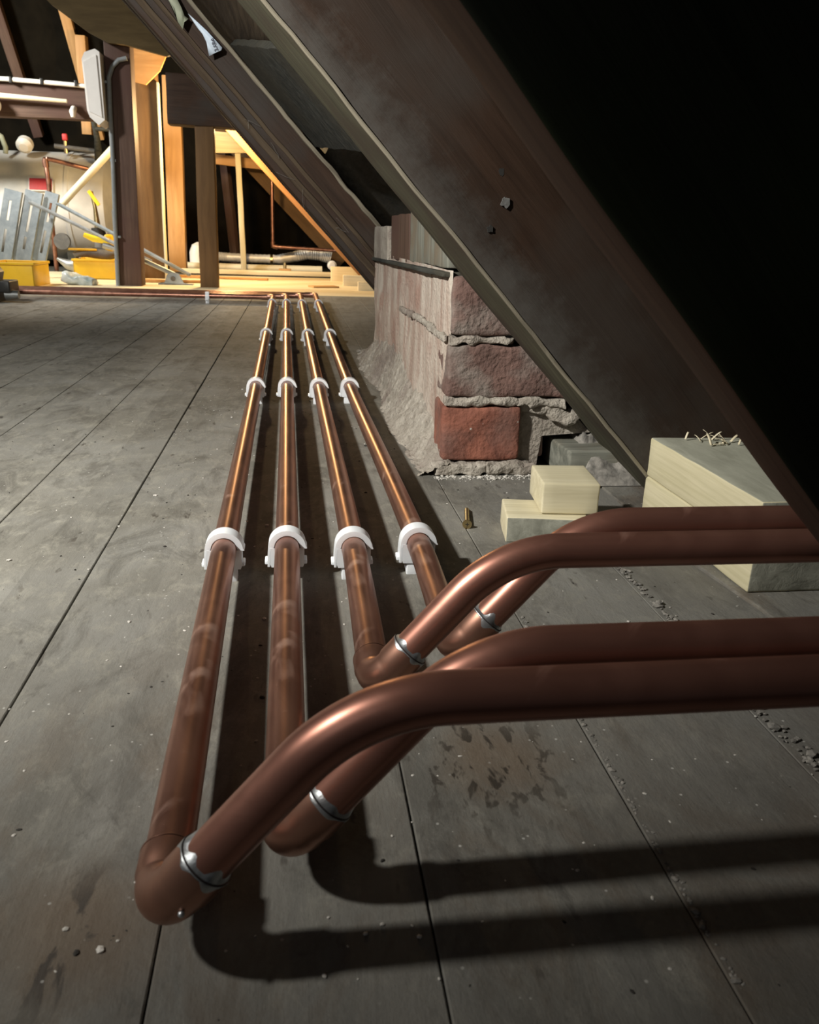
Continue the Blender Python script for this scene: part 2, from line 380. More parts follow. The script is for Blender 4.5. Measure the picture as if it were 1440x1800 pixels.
def fillet(p, corner, q, R, n=14):
    """arc points rounding the corner p-corner-q with centreline radius R"""
    p, c, q = Vector(p), Vector(corner), Vector(q)
    d1 = (p-c).normalized(); d2 = (q-c).normalized(); ang = d1.angle(d2)
    T = R/tan(ang/2); a = c+d1*T; b = c+d2*T
    ctr = c+(d1+d2).normalized()*(R/sin(ang/2)); va = a-ctr; vb = b-ctr; tot = va.angle(vb); out = []
    for i in range(n+1):
        s = i/n; out.append(ctr+(va*sin((1-s)*tot)+vb*sin(s*tot))/sin(tot))
    return out
def poly_prism(pts, y0, y1, bm=None, axis='Y', mi=0):
    """closed outline in the XZ plane (axis Y), YZ plane (axis X) or XY plane (axis Z), extruded"""
    bm = bm or bmesh.new()
    def P(a, b, t): return (a, t, b) if axis == 'Y' else ((t, a, b) if axis == 'X' else (a, b, t))
    A = [bm.verts.new(P(a, b, y0)) for a, b in pts]; B = [bm.verts.new(P(a, b, y1)) for a, b in pts]; n = len(pts)
    fs = [bm.faces.new(A[::-1]), bm.faces.new(B)]
    for i in range(n): fs.append(bm.faces.new((A[i], A[(i+1) % n], B[(i+1) % n], B[i])))
    for f in fs: f.material_index = mi
    return bm
def pair_prism(inner, outer, y0, y1, bm=None):
    """strip between two point lists in XZ, extruded along Y"""
    bm = bm or bmesh.new(); n = len(inner)
    g = [[bm.verts.new((a, y, b)) for a, b in L_] for y in (y0, y1) for L_ in (inner, outer)]
    for i in range(n-1):
        bm.faces.new((g[0][i], g[0][i+1], g[1][i+1], g[1][i])); bm.faces.new((g[2][i], g[3][i], g[3][i+1], g[2][i+1]))
        bm.faces.new((g[0][i], g[2][i], g[2][i+1], g[0][i+1])); bm.faces.new((g[1][i], g[1][i+1], g[3][i+1], g[3][i]))
    for i in (0, n-1): bm.faces.new((g[0][i], g[1][i], g[3][i], g[2][i]))
    return bm
def bevel(bm, w_=.001, seg=2):
    es = [e for e in bm.edges if len(e.link_faces) == 2 and e.calc_face_angle(0) > .6]
    bmesh.ops.bevel(bm, geom=es, offset=w_, segments=seg, affect='EDGES', profile=.7)
    return bm
def copy_tree(o, offset=(0, 0, 0)):
    c = o.copy(); COL.objects.link(c); c.location = o.location+Vector(offset)
    for ch in list(o.children):
        k = ch.copy(); COL.objects.link(k); k.parent = c
        for g_ in list(ch.children):
            j = g_.copy(); COL.objects.link(j); j.parent = k
    return c

# ------------------------------------------------------------------ the shell
PX0 = -.0650; PW = .1267
bm = bmesh.new()
k = -22
while True:
    a = PX0+PW*k; b_ = a+PW-(.0010 if k > -2 else (.0022 if k == -2 else .0014))
    if a > 1.1: break
    if a < .42:
        nyseg = 90
        ys = [.05+(4.30-.05)*i/nyseg for i in range(nyseg+1)]
        xs = [a, a+.0007, a+.03, a+.06, a+.09, b_-.0007, b_]
        grid = []
        for y in ys:
            row = []
            for i, x in enumerate(xs):
                z = 0 if 0 < i < len(xs)-1 else -.0006
                jx = noise.noise(Vector((a*13, y*7, 0)))*.0007 if i in (0, 1) else (noise.noise(Vector((a*17, y*8, 4)))*.0007 if i > 4 else 0)
                z += noise.noise(Vector((a*31, y*.8, 2)))*.0012
                row.append(bm.verts.new((x+jx, y, z)))
            grid.append(row)
        for i in range(len(ys)-1):
            for j in range(len(xs)-1): bm.faces.new((grid[i][j], grid[i][j+1], grid[i+1][j+1], grid[i+1][j]))
            for j in (0, len(xs)-1):
                pass
        lo = [[bm.verts.new((r_[j].co.x, r_[j].co.y, -.02)) for r_ in grid] for j in (0, -1)]
        for s, j in ((0, 0), (1, -1)):
            for i in range(len(ys)-1): bm.faces.new((grid[i][j], grid[i+1][j], lo[s][i+1], lo[s][i]))
    k += 1
fl = link('floor', bm, 'floor', smooth=False); tag(fl, kind='structure')
bm = bmesh.new(); rbox(4.6, 8.6, .02, .002, 1, bm=bm, M=Matrix.Translation((-1.1, 4.2, -.031)))
tag(link('subfloor', bm, 'dark_under', smooth=False), kind='structure')
# newer pale boards beyond the posts
bm = bmesh.new()
for i, (ya, yb) in enumerate([(4.32, 4.72), (4.723, 5.12), (5.123, 5.55), (5.553, 5.98)]):
    rbox(3.75, yb-ya, .02, .0015, .5, bm=bm, M=Matrix.Translation((-1.40+(-.02 if i % 2 else .02), (ya+yb)/2, -.0085)))
tag(link('floor_new_boards', bm, 'pine_floor', smooth=False), kind='structure')
bm = bmesh.new(); rbox(4.2, 1.9, .02, .0015, .5, bm=bm, M=Matrix.Translation((-1.2, 6.95, -.012)))
tag(link('floor_far', bm, 'grey_wood', smooth=False), kind='structure')
# roof underside: slope coming down to the right, hipped back, dark
K = .94
def slope_slab(c, y0, y1, x0, x1, th=.02):
    b = bmesh.new(); pts = [(x0, (c-x0)/K), (x1, (c-x1)/K), (x1+th, (c-x1)/K+th), (x0+th, (c-x0)/K+th)]
    poly_prism(pts, y0, y1, b); return b
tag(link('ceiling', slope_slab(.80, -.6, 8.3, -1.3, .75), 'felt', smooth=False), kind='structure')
bm = bmesh.new()
vs = [bm.verts.new(p) for p in ((-4, 7.75, -.02), (1.2, 7.75, -.02), (1.2, 7.05, 2.3), (-4, 7.05, 2.3), (-4, 7.80, -.02), (1.2, 7.80, -.02), (1.2, 7.1, 2.3), (-4, 7.1, 2.3))]
for f in ((0, 1, 2, 3), (4, 5, 6, 7), (0, 1, 5, 4), (1, 2, 6, 5), (2, 3, 7, 6), (3, 0, 4, 7)): bm.faces.new([vs[i] for i in f])
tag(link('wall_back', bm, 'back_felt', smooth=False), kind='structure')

# ------------------------------------------------------------------ roof timbers on the right
U = Vector((K, 0, -1)).normalized()            # down the slope
NRM = Vector((1, 0, K)).normalized()           # outwards (up, right)
def rafter(name, c, depth, y0, y1, m, label, seed, a=-1.25, b=.70, amp=.003, seg=.03, edge=None, group='roof rafters', under=None):
    """rafter with its lower face on the plane x+K z=c, between y0 and y1"""
    p0 = Vector((a, 0, (c-a)/K)); p1 = Vector((b, 0, (c-b)/K))
    off = NRM*(depth/2)+Vector((0, (y0+y1)/2, 0)); M, L_ = frame(p0+off, p1+off, NRM)
    base = (p1+Vector((0, (y0+y1)/2, 0)))
    t = thing(name, base, label, 'rafter', group)
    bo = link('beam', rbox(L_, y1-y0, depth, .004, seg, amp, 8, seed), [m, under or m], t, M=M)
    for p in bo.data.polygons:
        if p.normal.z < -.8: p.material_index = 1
    if edge:
        # frayed pale arris along the lower near edge
        M2, _ = frame(p0+Vector((0, y0+.001, 0)), p1+Vector((0, y0+.001, 0)), NRM)
        e = link('worn_edge', rbox(L_, edge, edge, .002, .02, .0022, 22, seed+3), 'rafter_edge', t, M=M2)
        e['label'] = 'pale worn edge of the rafter'
    return t
# nearest rafter, shade on its near face painted in as black, underside brown
r_near = rafter('rafter', .445, .24, .382, .430, 'painted_shade_wood', 'nearest dark rafter, filling the right of the view, black face towards us', 1, a=-.6, b=.5, amp=.0025, seg=.02, under='near_wood')
r_main = rafter('rafter', .459, .235, .893, 1.060, 'main_rafter_wood', 'thick brown rafter with a pale worn lower edge, in front of the brick pier', 2, b=.47, amp=.003, seg=.02, edge=.0045, under='under_wood')

for q_, (x, z, rr_, m_, nm_) in enumerate(((.215, .375, .0042, 'dark_under', 'nail_hole'), (.206, .318, .0040, 'dark_under', 'nail_hole'), (.221, .345, .0060, 'crumb_scuff', 'chalk_scuff'))):
    b = bmesh.new(); n_ = 22; y_ = (.8925, .8925, .8912)[q_]
    ring = [b.verts.new((x+rr_*(.75+.5*noise.noise(Vector((cos(2*pi*i/n_)*1.5, sin(2*pi*i/n_)*1.5, q_*7))))*cos(2*pi*i/n_), y_, z+rr_*1.3*(.75+.6*noise.noise(Vector((sin(2*pi*i/n_)*1.7, cos(2*pi*i/n_)*1.5, q_*5))))*sin(2*pi*i/n_))) for i in range(n_)]
    back = [b.verts.new((v.co.x, y_+.004, v.co.z)) for v in ring]
    b.faces.new(ring); b.faces.new(back[::-1])
    for i in range(n_): b.faces.new((ring[i], back[i], back[(i+1) % n_], ring[(i+1) % n_]))
    link(nm_, b, m_, r_main, smooth=False)
C2 = .372
r_two = rafter('rafter', C2, .100, 2.06, 2.14, 'rafter_wood', 'brown rafter behind the brick pier with torn paper hanging from its upper edge', 3, b=.215, edge=None)
M2, L2 = frame(Vector((-1.2, 2.055, (C2+.137+1.2)/K)), Vector((.265, 2.055, (C2+.137-.265)/K)), NRM)
e = link('worn_edge', rbox(L2, .012, .010, .003, .02, .004, 22, 9), 'rafter_edge', r_two, M=M2); e['label'] = 'pale ragged upper edge'
for q_, (dc, wd_) in enumerate(((.030, .016), (.066, .010))):
    M2, L2 = frame(Vector((-1.2, 2.057, (C2+dc+1.2)/K)), Vector((.19+dc, 2.057, (C2+dc-.19-dc)/K)), NRM)
    link('face_strip', rbox(L2, .010, wd_, .002, .03, .002, 18, 15+q_), 'brown_rough', r_two, M=M2)
rafter('rafter', .392, .16, 2.78, 2.86, 'rafter_wood', 'dark rafter just behind the rafter with the torn paper', 4, b=.33)
rafter('rafter', .43, .16, 3.55, 3.64, 'rafter_wood', 'dark rafter in shadow above the far end of the four pipes', 5, b=.43)
timber('rafter', Vector((-.62, 5.64, 1.104))+NRM*.03, Vector((.50, 5.64, -.028))+NRM*.03+Vector((-.03, 0, .03)), .08, .06, 'orange_deep', 'slim rafter lit bright orange, coming down beside the pale floor', 'rafter', 'roof rafters', upv=NRM, seed=6)
timber('rafter', Vector((-.60, 6.97, .996))+NRM*.06, Vector((.36, 6.97, .036))+NRM*.06, .06, .12, 'brown_mid', 'far brown rafter behind the thin copper riser', 'rafter', 'roof rafters', upv=NRM, seed=7)

# sarking boards between the first two full rafters
def on_slope(c, x, y): return Vector((x, y, (c-x)/K))
def slope_board(name, c, xa, xb, y0, y1, th, m, label, cat, seed, group=None, amp=.002):
    p0, p1 = on_slope(c, xa, (y0+y1)/2), on_slope(c, xb, (y0+y1)/2)
    M, L_ = frame(p0+NRM*th/2, p1+NRM*th/2, NRM)
    # grain runs across, so build with local X along Y
    R = Matrix.Rotation(pi/2, 4, 'Z')
    o = link(name, rbox(y1-y0, L_, th, .002, .04, amp, 7, seed), m, M=M@R); tag(o, label, cat, group); return o
gb_ = bmesh.new()
A_ = [(.045, 1.062), (.142, 1.062), (.055, 2.056), (-.131, 2.056)]; NN = 26; g_ = []
for side in (0, 1):
    gg = []
    for i in range(NN+1):
        row = []
        for j in range(NN+1):
            u_, v_ = i/NN, j/NN
            x = (A_[0][0]*(1-u_)+A_[1][0]*u_)*(1-v_)+(A_[3][0]*(1-u_)+A_[2][0]*u_)*v_; y = 1.062+(2.056-1.062)*v_
            p = on_slope(.518, x, y)+NRM*(.016*side+noise.noise(Vector((x*14, y*9, side)))*.0025)
            if i in (0, NN): p += U*noise.noise(Vector((y*12, i, 3)))*.004
            row.append(gb_.verts.new(p))
        gg.append(row)
    g_.append(gg)
for gg in g_:
    for i in range(NN):
        for j in range(NN): gb_.faces.new((gg[i][j], gg[i+1][j], gg[i+1][j+1], gg[i][j+1]))
for i in range(NN):
    for a_, b2 in (((i, 0), (i+1, 0)), ((i, NN), (i+1, NN)), ((0, i), (0, i+1)), ((NN, i), (NN, i+1))):
        gb_.faces.new((g_[0][a_[0]][a_[1]], g_[0][b2[0]][b2[1]], g_[1][b2[0]][b2[1]], g_[1][a_[0]][a_[1]]))
tag(link('roof_board', gb_, 'grey_wood', angle=60), 'wide grey board spanning between the two nearest full rafters', 'board', 'roof boards')
slope_board('roof_board', .545, -.36, .030, 1.07, 2.9, .02, 'brown_rough', 'rough brown board above the wide grey board, at the top of the view', 'board', 12, 'roof boards')
slope_board('roof_board', .60, .10, .36, 1.07, 2.9, .02, 'grey_wood', 'dark board in shadow just below the wide grey board', 'board', 13, 'roof boards')

# ------------------------------------------------------------------ brick pier
pier = thing('brick_pier', (.26, 1.5, 0), 'low plaster-smeared red brick pier standing under the rafters', 'pier')
CB = .472
# core with plane sloped top following the rafter underside
core = bmesh.new()
def side_pt(y, z):
    bulge = noise.noise(Vector((y*5, z*9, 1)))*.006+noise.noise(Vector((y*22, z*8, 5)))*.003+noise.noise(Vector((y*60, z*25, 3)))*.0016
    lean = -.012*max(0, (y-1.7))
    return .202+bulge*min(1, (y-1.07)*30+.2)+lean
ny, nzn = 90, 40; grid = []
for i in range(ny+1):
    y = 1.074+(2.06-1.074)*i/ny; row = []
    for j in range(nzn+1):
        z = .268*j/nzn-.0; row.append(core.verts.new((side_pt(y, z)+(.0 if i else .002), y, z)))
    grid.append(row)
for i in range(ny):
    for j in range(nzn): core.faces.new((grid[i][j], grid[i+1][j], grid[i+1][j+1], grid[i][j+1]))
link('side_face', core, 'smeared_side', pier, angle=None)['label'] = 'side smeared with pale mortar over pinkish brick'
mb = bmesh.new(); poly_prism([(.207, 0), (.335, 0), (.340, .05), (.41, .055), (.212, .255), (.207, .262)], 1.081, 2.05, mb)
link('mortar_core', mb, 'mortar', pier, smooth=False)
# front bricks, clipped under the rafter
def brick(x0, x1, z0, z1, m, seed, y0=1.066, y1=1.14, amp=.0028):
    b = rbox(x1-x0, y1-y0, z1-z0, .005, .008, amp, 26, seed, M=Matrix.Translation(((x0+x1)/2, (y0+y1)/2, (z0+z1)/2)))
    bmesh.ops.bisect_plane(b, geom=b.verts[:]+b.edges[:]+b.faces[:], plane_co=(CB-.004, 0, 0), plane_no=(1, 0, K), clear_outer=True)
    es = [e for e in b.edges if e.is_boundary]
    if es: bmesh.ops.holes_fill(b, edges=es)
    return link('brick', b, m, pier)
brick(.197, .305, .018, .094, 'brick_red', 21)
brick(.200, .420, .106, .175, 'brick_brown', 22)
brick(.203, .400, .187, .262, 'brick_brown', 23)
brick(.315, .345, .018, .090, 'brick_brown', 24, 1.085, 1.14)
# rough mortar squeezed out of the joints
def blob_strip(pts, w_, h_, seed, m, name, parent, amp=.006, freq=70):
    b = bmesh.new()
    for i in range(len(pts)-1):
        p0, p1 = Vector(pts[i]), Vector(pts[i+1]); M_, L_ = frame(p0, p1)
        rbox(L_+.006, w_, h_, .004, .006, amp, freq, seed+i, bm=b, M=M_)
    return link(name, b, m, parent)
blob_strip([(.2, 1.074, .0995), (.30, 1.074, .101), (.365, 1.073, .098)], .018, .012, 31, 'mortar', 'mortar_joint', pier)
blob_strip([(.203, 1.074, .181), (.285, 1.074, .182)], .018, .010, 32, 'mortar', 'mortar_joint', pier)
blob_strip([(.19, 1.068, .008), (.26, 1.066, .009), (.325, 1.07, .007)], .026, .016, 33, 'mortar', 'mortar_joint', pier)
blob_strip([(.305, 1.09, .098), (.34, 1.085, .09), (.385, 1.08, .075)], .03, .02, 35, 'mortar', 'mortar_joint', pier)
blob_strip([(.198, 1.08, .18), (.199, 1.3, .184), (.197, 1.55, .180)], .006, .010, 34, 'mortar', 'mortar_joint', pier, amp=.004)
# mortar skirt spilled along the foot of the side
sk = bmesh.new(); grid = []
NY = 320
for i in range(NY+1):
    y = 1.055+(2.3-1.055)*i/NY
    wv = .045+.018*noise.noise(Vector((y*3.3, 7, 0)))+.008*noise.noise(Vector((y*17, 2, 0)))
    hh = .045+.05*max(0, min(1, (y-1.15)/.35))+.02*noise.noise(Vector((y*6, 0, 9)))
    if y > 1.95: hh *= max(.1, 1-(y-1.95)/.35)
    if y < 1.08: hh *= .4
    row = []
    for j in range(40):
        s = j/39; x = .207-wv*(s**.8); z = hh*(1-s)**1.5
        n3 = noise.noise(Vector((x*60, y*60, z*60)))*.0045+noise.noise(Vector((x*190, y*190, z*190)))*.0030+noise.noise(Vector((x*420, y*420, z*420)))*.0012
        row.append(sk.verts.new((x-n3*.5, y, max(z+n3*(1 if j < 39 else 0), -.001))))
    grid.append(row)
for i in range(NY):
    for j in range(39): sk.faces.new((grid[i][j], grid[i+1][j], grid[i+1][j+1], grid[i][j+1]))
link('mortar_skirt', sk, 'mortar', pier, angle=None)['label'] = 'pale mortar spilled along the foot of the pier'

# bearing board and uprights on top of the pier
def upright(y0, y1, z0, z1, m, label, seed, x=.2, th=.016):
    M_, L_ = frame((x+th/2, (y0+y1)/2, z0), (x+th/2, (y0+y1)/2, z1), (1, 0, 0))
    o = link('upright_board', rbox(L_, y1-y0, th, .002, .02, .002, 14, seed), m, M=M_)
    return tag(o, label, 'board', None)
upright(1.085, 1.195, .270, .345, 'green_wood', 'short grey-green upright on the pier, the one touching the worn-edged rafter', 41, x=.197)
upright(1.205, 1.31, .268, .375, 'green_wood', 'grey-green upright on the pier with a dark split at its foot', 42)
upright(1.315, 1.47, .266, .40, 'green_wood', 'narrow pale-edged upright board on the pier, beside the black gap', 43)
upright(1.49, 1.76, .262, .345, 'brown_post_wood', 'dark upright board on the pier, left of the black gap', 44)
upright(1.77, 2.05, .255, .325, 'mortar', 'mortar-smeared timber end resting on the far top of the pier', 45, x=.193, th=.03)
bl = link('bearing_board', rbox(1.25, .05, .007, .002, .03, .001, 9, 46), 'grey_wood', M=frame((.216, 1.065, .2625), (.212, 2.35, .2495))[0])
tag(bl, 'thin level board laid along the top of the brick pier', 'board')

# old plate on the floor under the eaves, with rubble
plate = thing('wall_plate', (.6, .75, 0), 'low dusty grey timber plate on the floor at the foot of the rafters', 'timber')
bm = bmesh.new(); pts = [(.402, 1.17), (.399, .74), (.412, .62), (.418, .05), (1.0, .05), (1.0, 1.9), (.47, 1.9), (.47, 1.17)]
nbm = poly_prism(pts, -.006, .003, bm, 'Z'); bmesh.ops.triangulate(nbm, faces=[f for f in nbm.faces if len(f.verts) > 4])
bevel(nbm, .0015, 2)
link('plate_board', nbm, 'floor', plate, smooth=False)
bb = rbox(.34, .15, .040, .003, .012, .0022, 20, 51, M=Matrix.Translation((.530, 1.090, .0235)))
link('cross_timber', bb, 'green_wood', plate)
# rubble on the plate
rb = bmesh.new(); grid = []
for i in range(70):
    row = []
    for j in range(44):
        x = .375+.20*i/69; y = .99+.20*j/43
        e = min(i, 69-i, j, 43-j)/6; e = min(1, e)
        r_ = sqrt((x-.44)**2+((y-1.02)*.9)**2)
        z = .004+e*(.030+.012*noise.noise(Vector((x*40, y*40, 0)))+.007*noise.noise(Vector((x*130, y*130, 2))))
        if y > 1.06: z += .018*e
        row.append(rb.verts.new((x, y, z)))
    grid.append(row)
for i in range(69):
    for j in range(43): rb.faces.new((grid[i][j], grid[i+1][j], grid[i+1][j+1], grid[i][j+1]))
tag(link('mortar_rubble', rb, 'grit', angle=None), 'crumbled mortar and dust heaped where the rafter meets the plate', 'rubble', kind='stuff')

# ------------------------------------------------------------------ copper pipes
RP = .0113
RA = radians(49)
D45 = Vector((cos(RA), 0, sin(RA)))
pipes = [  # x near, y elbow, x far, y far turn, z of horizontal
    (-.0610, .290, -.0890, 3.75, .1299, 'copper pipe nearest the camera, leftmost of the four long runs'),
    (-.0075, .3255, -.0310, 3.81, .1305, 'copper pipe second from the left, its elbow tucked just behind the nearest bend'),
    (.0500, .468, .0320, 3.87, .1225, 'copper pipe third from the left, the front one of the far pair of bends'),
    (.1105, .5095, .1000, 3.93, .1249, 'copper pipe nearest the brick pier, rightmost of the four long runs')]
MIDS = [[(-.0662, .721), (-.0720, 1.555), (-.0777, 2.39)], [(-.0090, .724), (-.0140, 1.558), (-.0206, 2.40)],
        [(.0525, .719), (.0455, 1.553), (.0388, 2.40)], [(.1150, .727), (.1040, 1.557), (.1022, 2.41)]]
def pipe_x(i, y):
    xn, ye, xf, yf = pipes[i][:4]; P = [(xn, ye)]+MIDS[i]+[(xf, yf)]
    j = max(k for k in range(4) if P[k][1] <= y+1e-6 or k == 0)
    g = lambda k: P[min(max(k, 0), 4)]
    m0 = (g(j+1)[0]-g(j-1)[0])/max(1e-6, g(j+1)[1]-g(j-1)[1]); m1 = (g(j+2)[0]-g(j)[0])/max(1e-6, g(j+2)[1]-g(j)[1])
    h = P[j+1][1]-P[j][1]; t_ = (y-P[j][1])/h
    return ((2*t_**3-3*t_**2+1)*P[j][0]+(t_**3-2*t_**2+t_)*h*m0+(-2*t_**3+3*t_**2)*P[j+1][0]+(t_**3-t_**2)*h*m1)
ZP = .0315
for idx, (xn, ye, xf, yf, zh, lab) in enumerate(pipes):
    t = thing('copper_pipe', (xn, ye, 0), lab, 'pipe', 'copper pipes running across the floor')
    E_ = Vector((xn, ye, ZP)); F = Vector((xf, yf, ZP)); d = (Vector((pipe_x(idx, ye+.05), ye+.05, ZP))-E_).normalized()
    # elbow at the near end
    R = .0165
    arc = fillet(E_+d, E_, E_+D45, R, 12); a0 = arc[0]; a1 = arc[-1]
    sock = .0155
    path = [a0+d*sock]+[a0+d*sock*.96, a0+d*.0025]+arc+[a1+D45*.0025, a1+D45*sock*.98, a1+D45*sock]
    rad = [.0116, .0131, .0131]+[.0123]*len(arc)+[.0131, .0131, .0116]
    link('elbow', tube(path, rad), 'copper_fitting', t, angle=50)['label'] = 'soldered elbow fitting at the near end'
    # solder rings
    for pt, dr, vis in ((a1+D45*(sock+.001), D45, 1), (a0+d*(sock+.001), d, 0)):
        n = 48; sb = bmesh.new(); u = Vector((0, 1, 0)) if vis else Vector((1, 0, 0)); v = dr.cross(u); rings = []
        for kx in range(n):
            aa = 2*pi*kx/n; wd = (.0008+.0075*max(0, noise.noise(Vector((cos(aa)*1.6+idx*9+.4, sin(aa)*1.6, vis)))+.12)) if vis else .0008
            c0 = u*cos(aa)+v*sin(aa); prof = [(-wd*.9-.0004, .01313), (-.0006, .0133), (0, .0127), (wd*.8+.0003, .01165), (wd*1.3+.0006, .01125)]
            rings.append([sb.verts.new(pt+c0*r_+dr*s_) for s_, r_ in prof])
        for kx in range(n):
            for j in range(4): sb.faces.new((rings[kx][j], rings[kx][j+1], rings[(kx+1) % n][j+1], rings[(kx+1) % n][j]))
        link('solder_ring', sb, 'solder' if vis else 'copper_fitting', t, angle=None)
    # dark flux line
    q = a1+D45*(sock+.0006)
    link('joint_line', tube([q-D45*.0006, q+D45*.0006], [.0132, .0132], 48), 'flux_line', t)
    if idx == 0:
        b = bmesh.new(); bmesh.ops.create_icosphere(b, subdivisions=2, radius=.0015)
        bmesh.ops.transform(b, matrix=Matrix.Translation(a1+D45*.001+Vector((0, -.0125, -.0045))), verts=b.verts)
        link('solder_drop', b, 'solder', t)
    # rising pipe, 45 degree bend, horizontal run to the right
    s0 = a1+D45*(sock-.006); rise = zh-ZP
    corner = E_+D45*(rise/sin(RA)); endx = .565
    end = Vector((endx, ye, zh)); end.y = ye
    arc2 = fillet(s0, corner, end, .085 if idx < 2 else .085, 18)
    link('bent_pipe', tube(seg_pts(s0, arc2[0], 6)[:-1]+arc2+seg_pts(arc2[-1], end, 10)[1:], RP, 56), 'copper_dull', t, angle=60)
    # long run and far elbow and cross run to the left
    farc = fillet(F-Vector((0, 1, 0)), F, F+Vector((-1, 0, 0)), .03, 10)
    y0_ = a0.y+.008; y1_ = farc[0].y
    lp = [Vector((pipe_x(idx, y0_+(y1_-y0_)*q/48), y0_+(y1_-y0_)*q/48, ZP)) for q in range(49)]
    link('long_pipe', tube(lp, RP, 56), 'copper', t, angle=60)
    link('far_elbow', tube([farc[0]-Vector((0, .018, 0))]+farc+[farc[-1]+Vector((-.018, 0, 0))], .0128, 24), 'copper_fitting', t, angle=50)
    link('cross_pipe', tube(seg_pts(farc[-1], Vector((-1.42-.03*idx, yf, ZP)), 8), RP, 28), 'copper', t, angle=60)

# ------------------------------------------------------------------ pipe clips
def clip_proto(loc, label):
    t = thing('pipe_clip', loc, label, 'clip', 'white plastic pipe clips')
    X, Y, Z = loc; hy = .0085; Zc = ZP
    def off(L_): return [(a+X, b+Zc) for a, b in L_]
    # cradle
    inn = []; out = []
    for i in range(25):
        a = -pi*i/24; inn.append((.0115*cos(a), .0115*sin(a)))
        cx, cz = cos(a), sin(a); q = min(.0158/max(abs(cx), 1e-6), .0190/max(abs(cz), 1e-6)); out.append((cx*q, cz*q))
    b = pair_prism(off(inn), off(out), Y-hy, Y+hy); link('cradle', bevel(b, .0006), 'white_plastic', t)
    # strap over the top with a lip on the right and a leg on the left
    inn = [(-.0161, -.0185), (-.0160, -.010), (-.0159, -.003)]; out = [(-.0183, -.0185), (-.0181, -.010), (-.0177, -.003)]
    for i in range(29):
        a = pi*.97-(pi*.97-.10)*i/28; inn.append((.0119*cos(a), .0119*sin(a))); out.append((.0172*cos(a), .0168*sin(a)))
    inn.append((.0150, -.0012)); out.append((.0184, -.0008))
    b = pair_prism(off(inn), off(out), Y-hy*.96, Y+hy*.96); link('strap', bevel(b, .0007), 'white_plastic', t)
    for sx in (-1, 1):
        b = rbox(.0032, .012, .0045, .001, .003, M=Matrix.Translation((X-.0192 if sx < 0 else X+.0168, Y, Zc-.0150))); link('latch', b, 'white_plastic', t)
    b = rbox(.022, .015, .0150, .001, .01, M=Matrix.Translation((X, Y, .0065))); link('foot', b, 'white_plastic', t)
    return t
rows = [(.721, 'in the row nearest the camera'), (1.555, 'in the second row from the camera'), (2.39, 'in the third row from the camera'), (3.45, 'in the farthest row')]
names = ['leftmost pipe', 'second pipe from left', 'third pipe from left', 'pipe nearest the brick pier']
proto = None
for y, rowlab in rows:
    for i, (xn, ye, xf, yf, zh, lab) in enumerate(pipes):
        label = 'white clip on the %s, %s' % (names[i], rowlab)
        yy = y+(.0, .003, -.002, .006)[i]; x = pipe_x(i, yy)
        if proto is None: proto = clip_proto((x, yy, 0), label)
        else:
            c = copy_tree(proto); c.location = (x, yy, 0); c['label'] = label
c = copy_tree(proto); c.location = (-.37, 3.75, 0); c.rotation_euler = (0, 0, pi/2); c['label'] = 'lone white plastic clip on the cross run, in front of the dark post'

# ------------------------------------------------------------------ timber blocks and screw
def block(cx, cy, z0, lx, ly, lz, rot, label, seed, endm=True, amp=.0006, tilt=0, side='pale_timber', sawn=False):
    t = thing('timber_block', (cx, cy, z0), label, 'wood block', 'sawn timber offcuts')
    M_ = Matrix.Translation((cx, cy, z0+lz/2)) @ Matrix.Rotation(rot, 4, 'Z') @ Matrix.Rotation(tilt, 4, 'Y')
    o = link('block', rbox(lx, ly, lz, .0022, .012, amp, 30, seed), [side, 'end_grain', 'sawn_face'], t, M=M_)
    if endm is not None:
        for p in o.data.polygons:
            if (endm == 'X' and abs(p.normal.x) > .9) or (endm == '-Y' and p.normal.y < -.9): p.material_index = 1
    if sawn:
        for p in o.data.polygons:
            if p.normal.z > .9: p.material_index = 2
    return t
# little pair beside the pier
block(.2700, .826, 0, .088, .066, .029, radians(-9), 'small pale offcut lying on the floor under another, left of the big blocks', 61, '-Y')
block(.2955, .842, .0295, .062, .076, .0345, radians(-6), 'small pale offcut balanced on top of the lower one beside the brick pier', 62, None)
# big stack
block(.490, .773, .0035, .150, .246, .0425, 0, 'big pale timber block at the bottom of the stack under the rafter', 63, '-Y', side='pale_timber_long')
block(.488, .773, .0465, .146, .246, .046, 0, 'big pale timber block on top of the stack, with shavings on it', 64, '-Y', side='pale_timber_long', sawn=True)
# shavings
random.seed(3)
sh = bmesh.new()
for i in range(16):
    c0 = Vector((.478+random.uniform(-.028, .032), .868+random.uniform(-.018, .018), .094)); ln = random.uniform(.006, .02); az = random.uniform(0, pi); tl = random.uniform(-.2, .9)
    dv = Vector((cos(az)*cos(tl), sin(az)*cos(tl), abs(sin(tl)))); sd = Vector((-sin(az), cos(az), 0))*random.uniform(.0006, .0016)
    pr = None
    for j in range(5):
        s = j/4; p = c0+dv*ln*s+Vector((0, 0, .004*s*(1-s))); a_ = sh.verts.new(p-sd); b_ = sh.verts.new(p+sd)
        if pr: sh.faces.new((pr[0], pr[1], b_, a_))
        pr = (a_, b_)
sv = link('wood_shavings', sh, 'shaving'); md = sv.modifiers.new('s', 'SOLIDIFY'); md.thickness = .0005
tag(sv, 'curled wood shavings on top of the big timber block', 'shavings', kind='stuff')

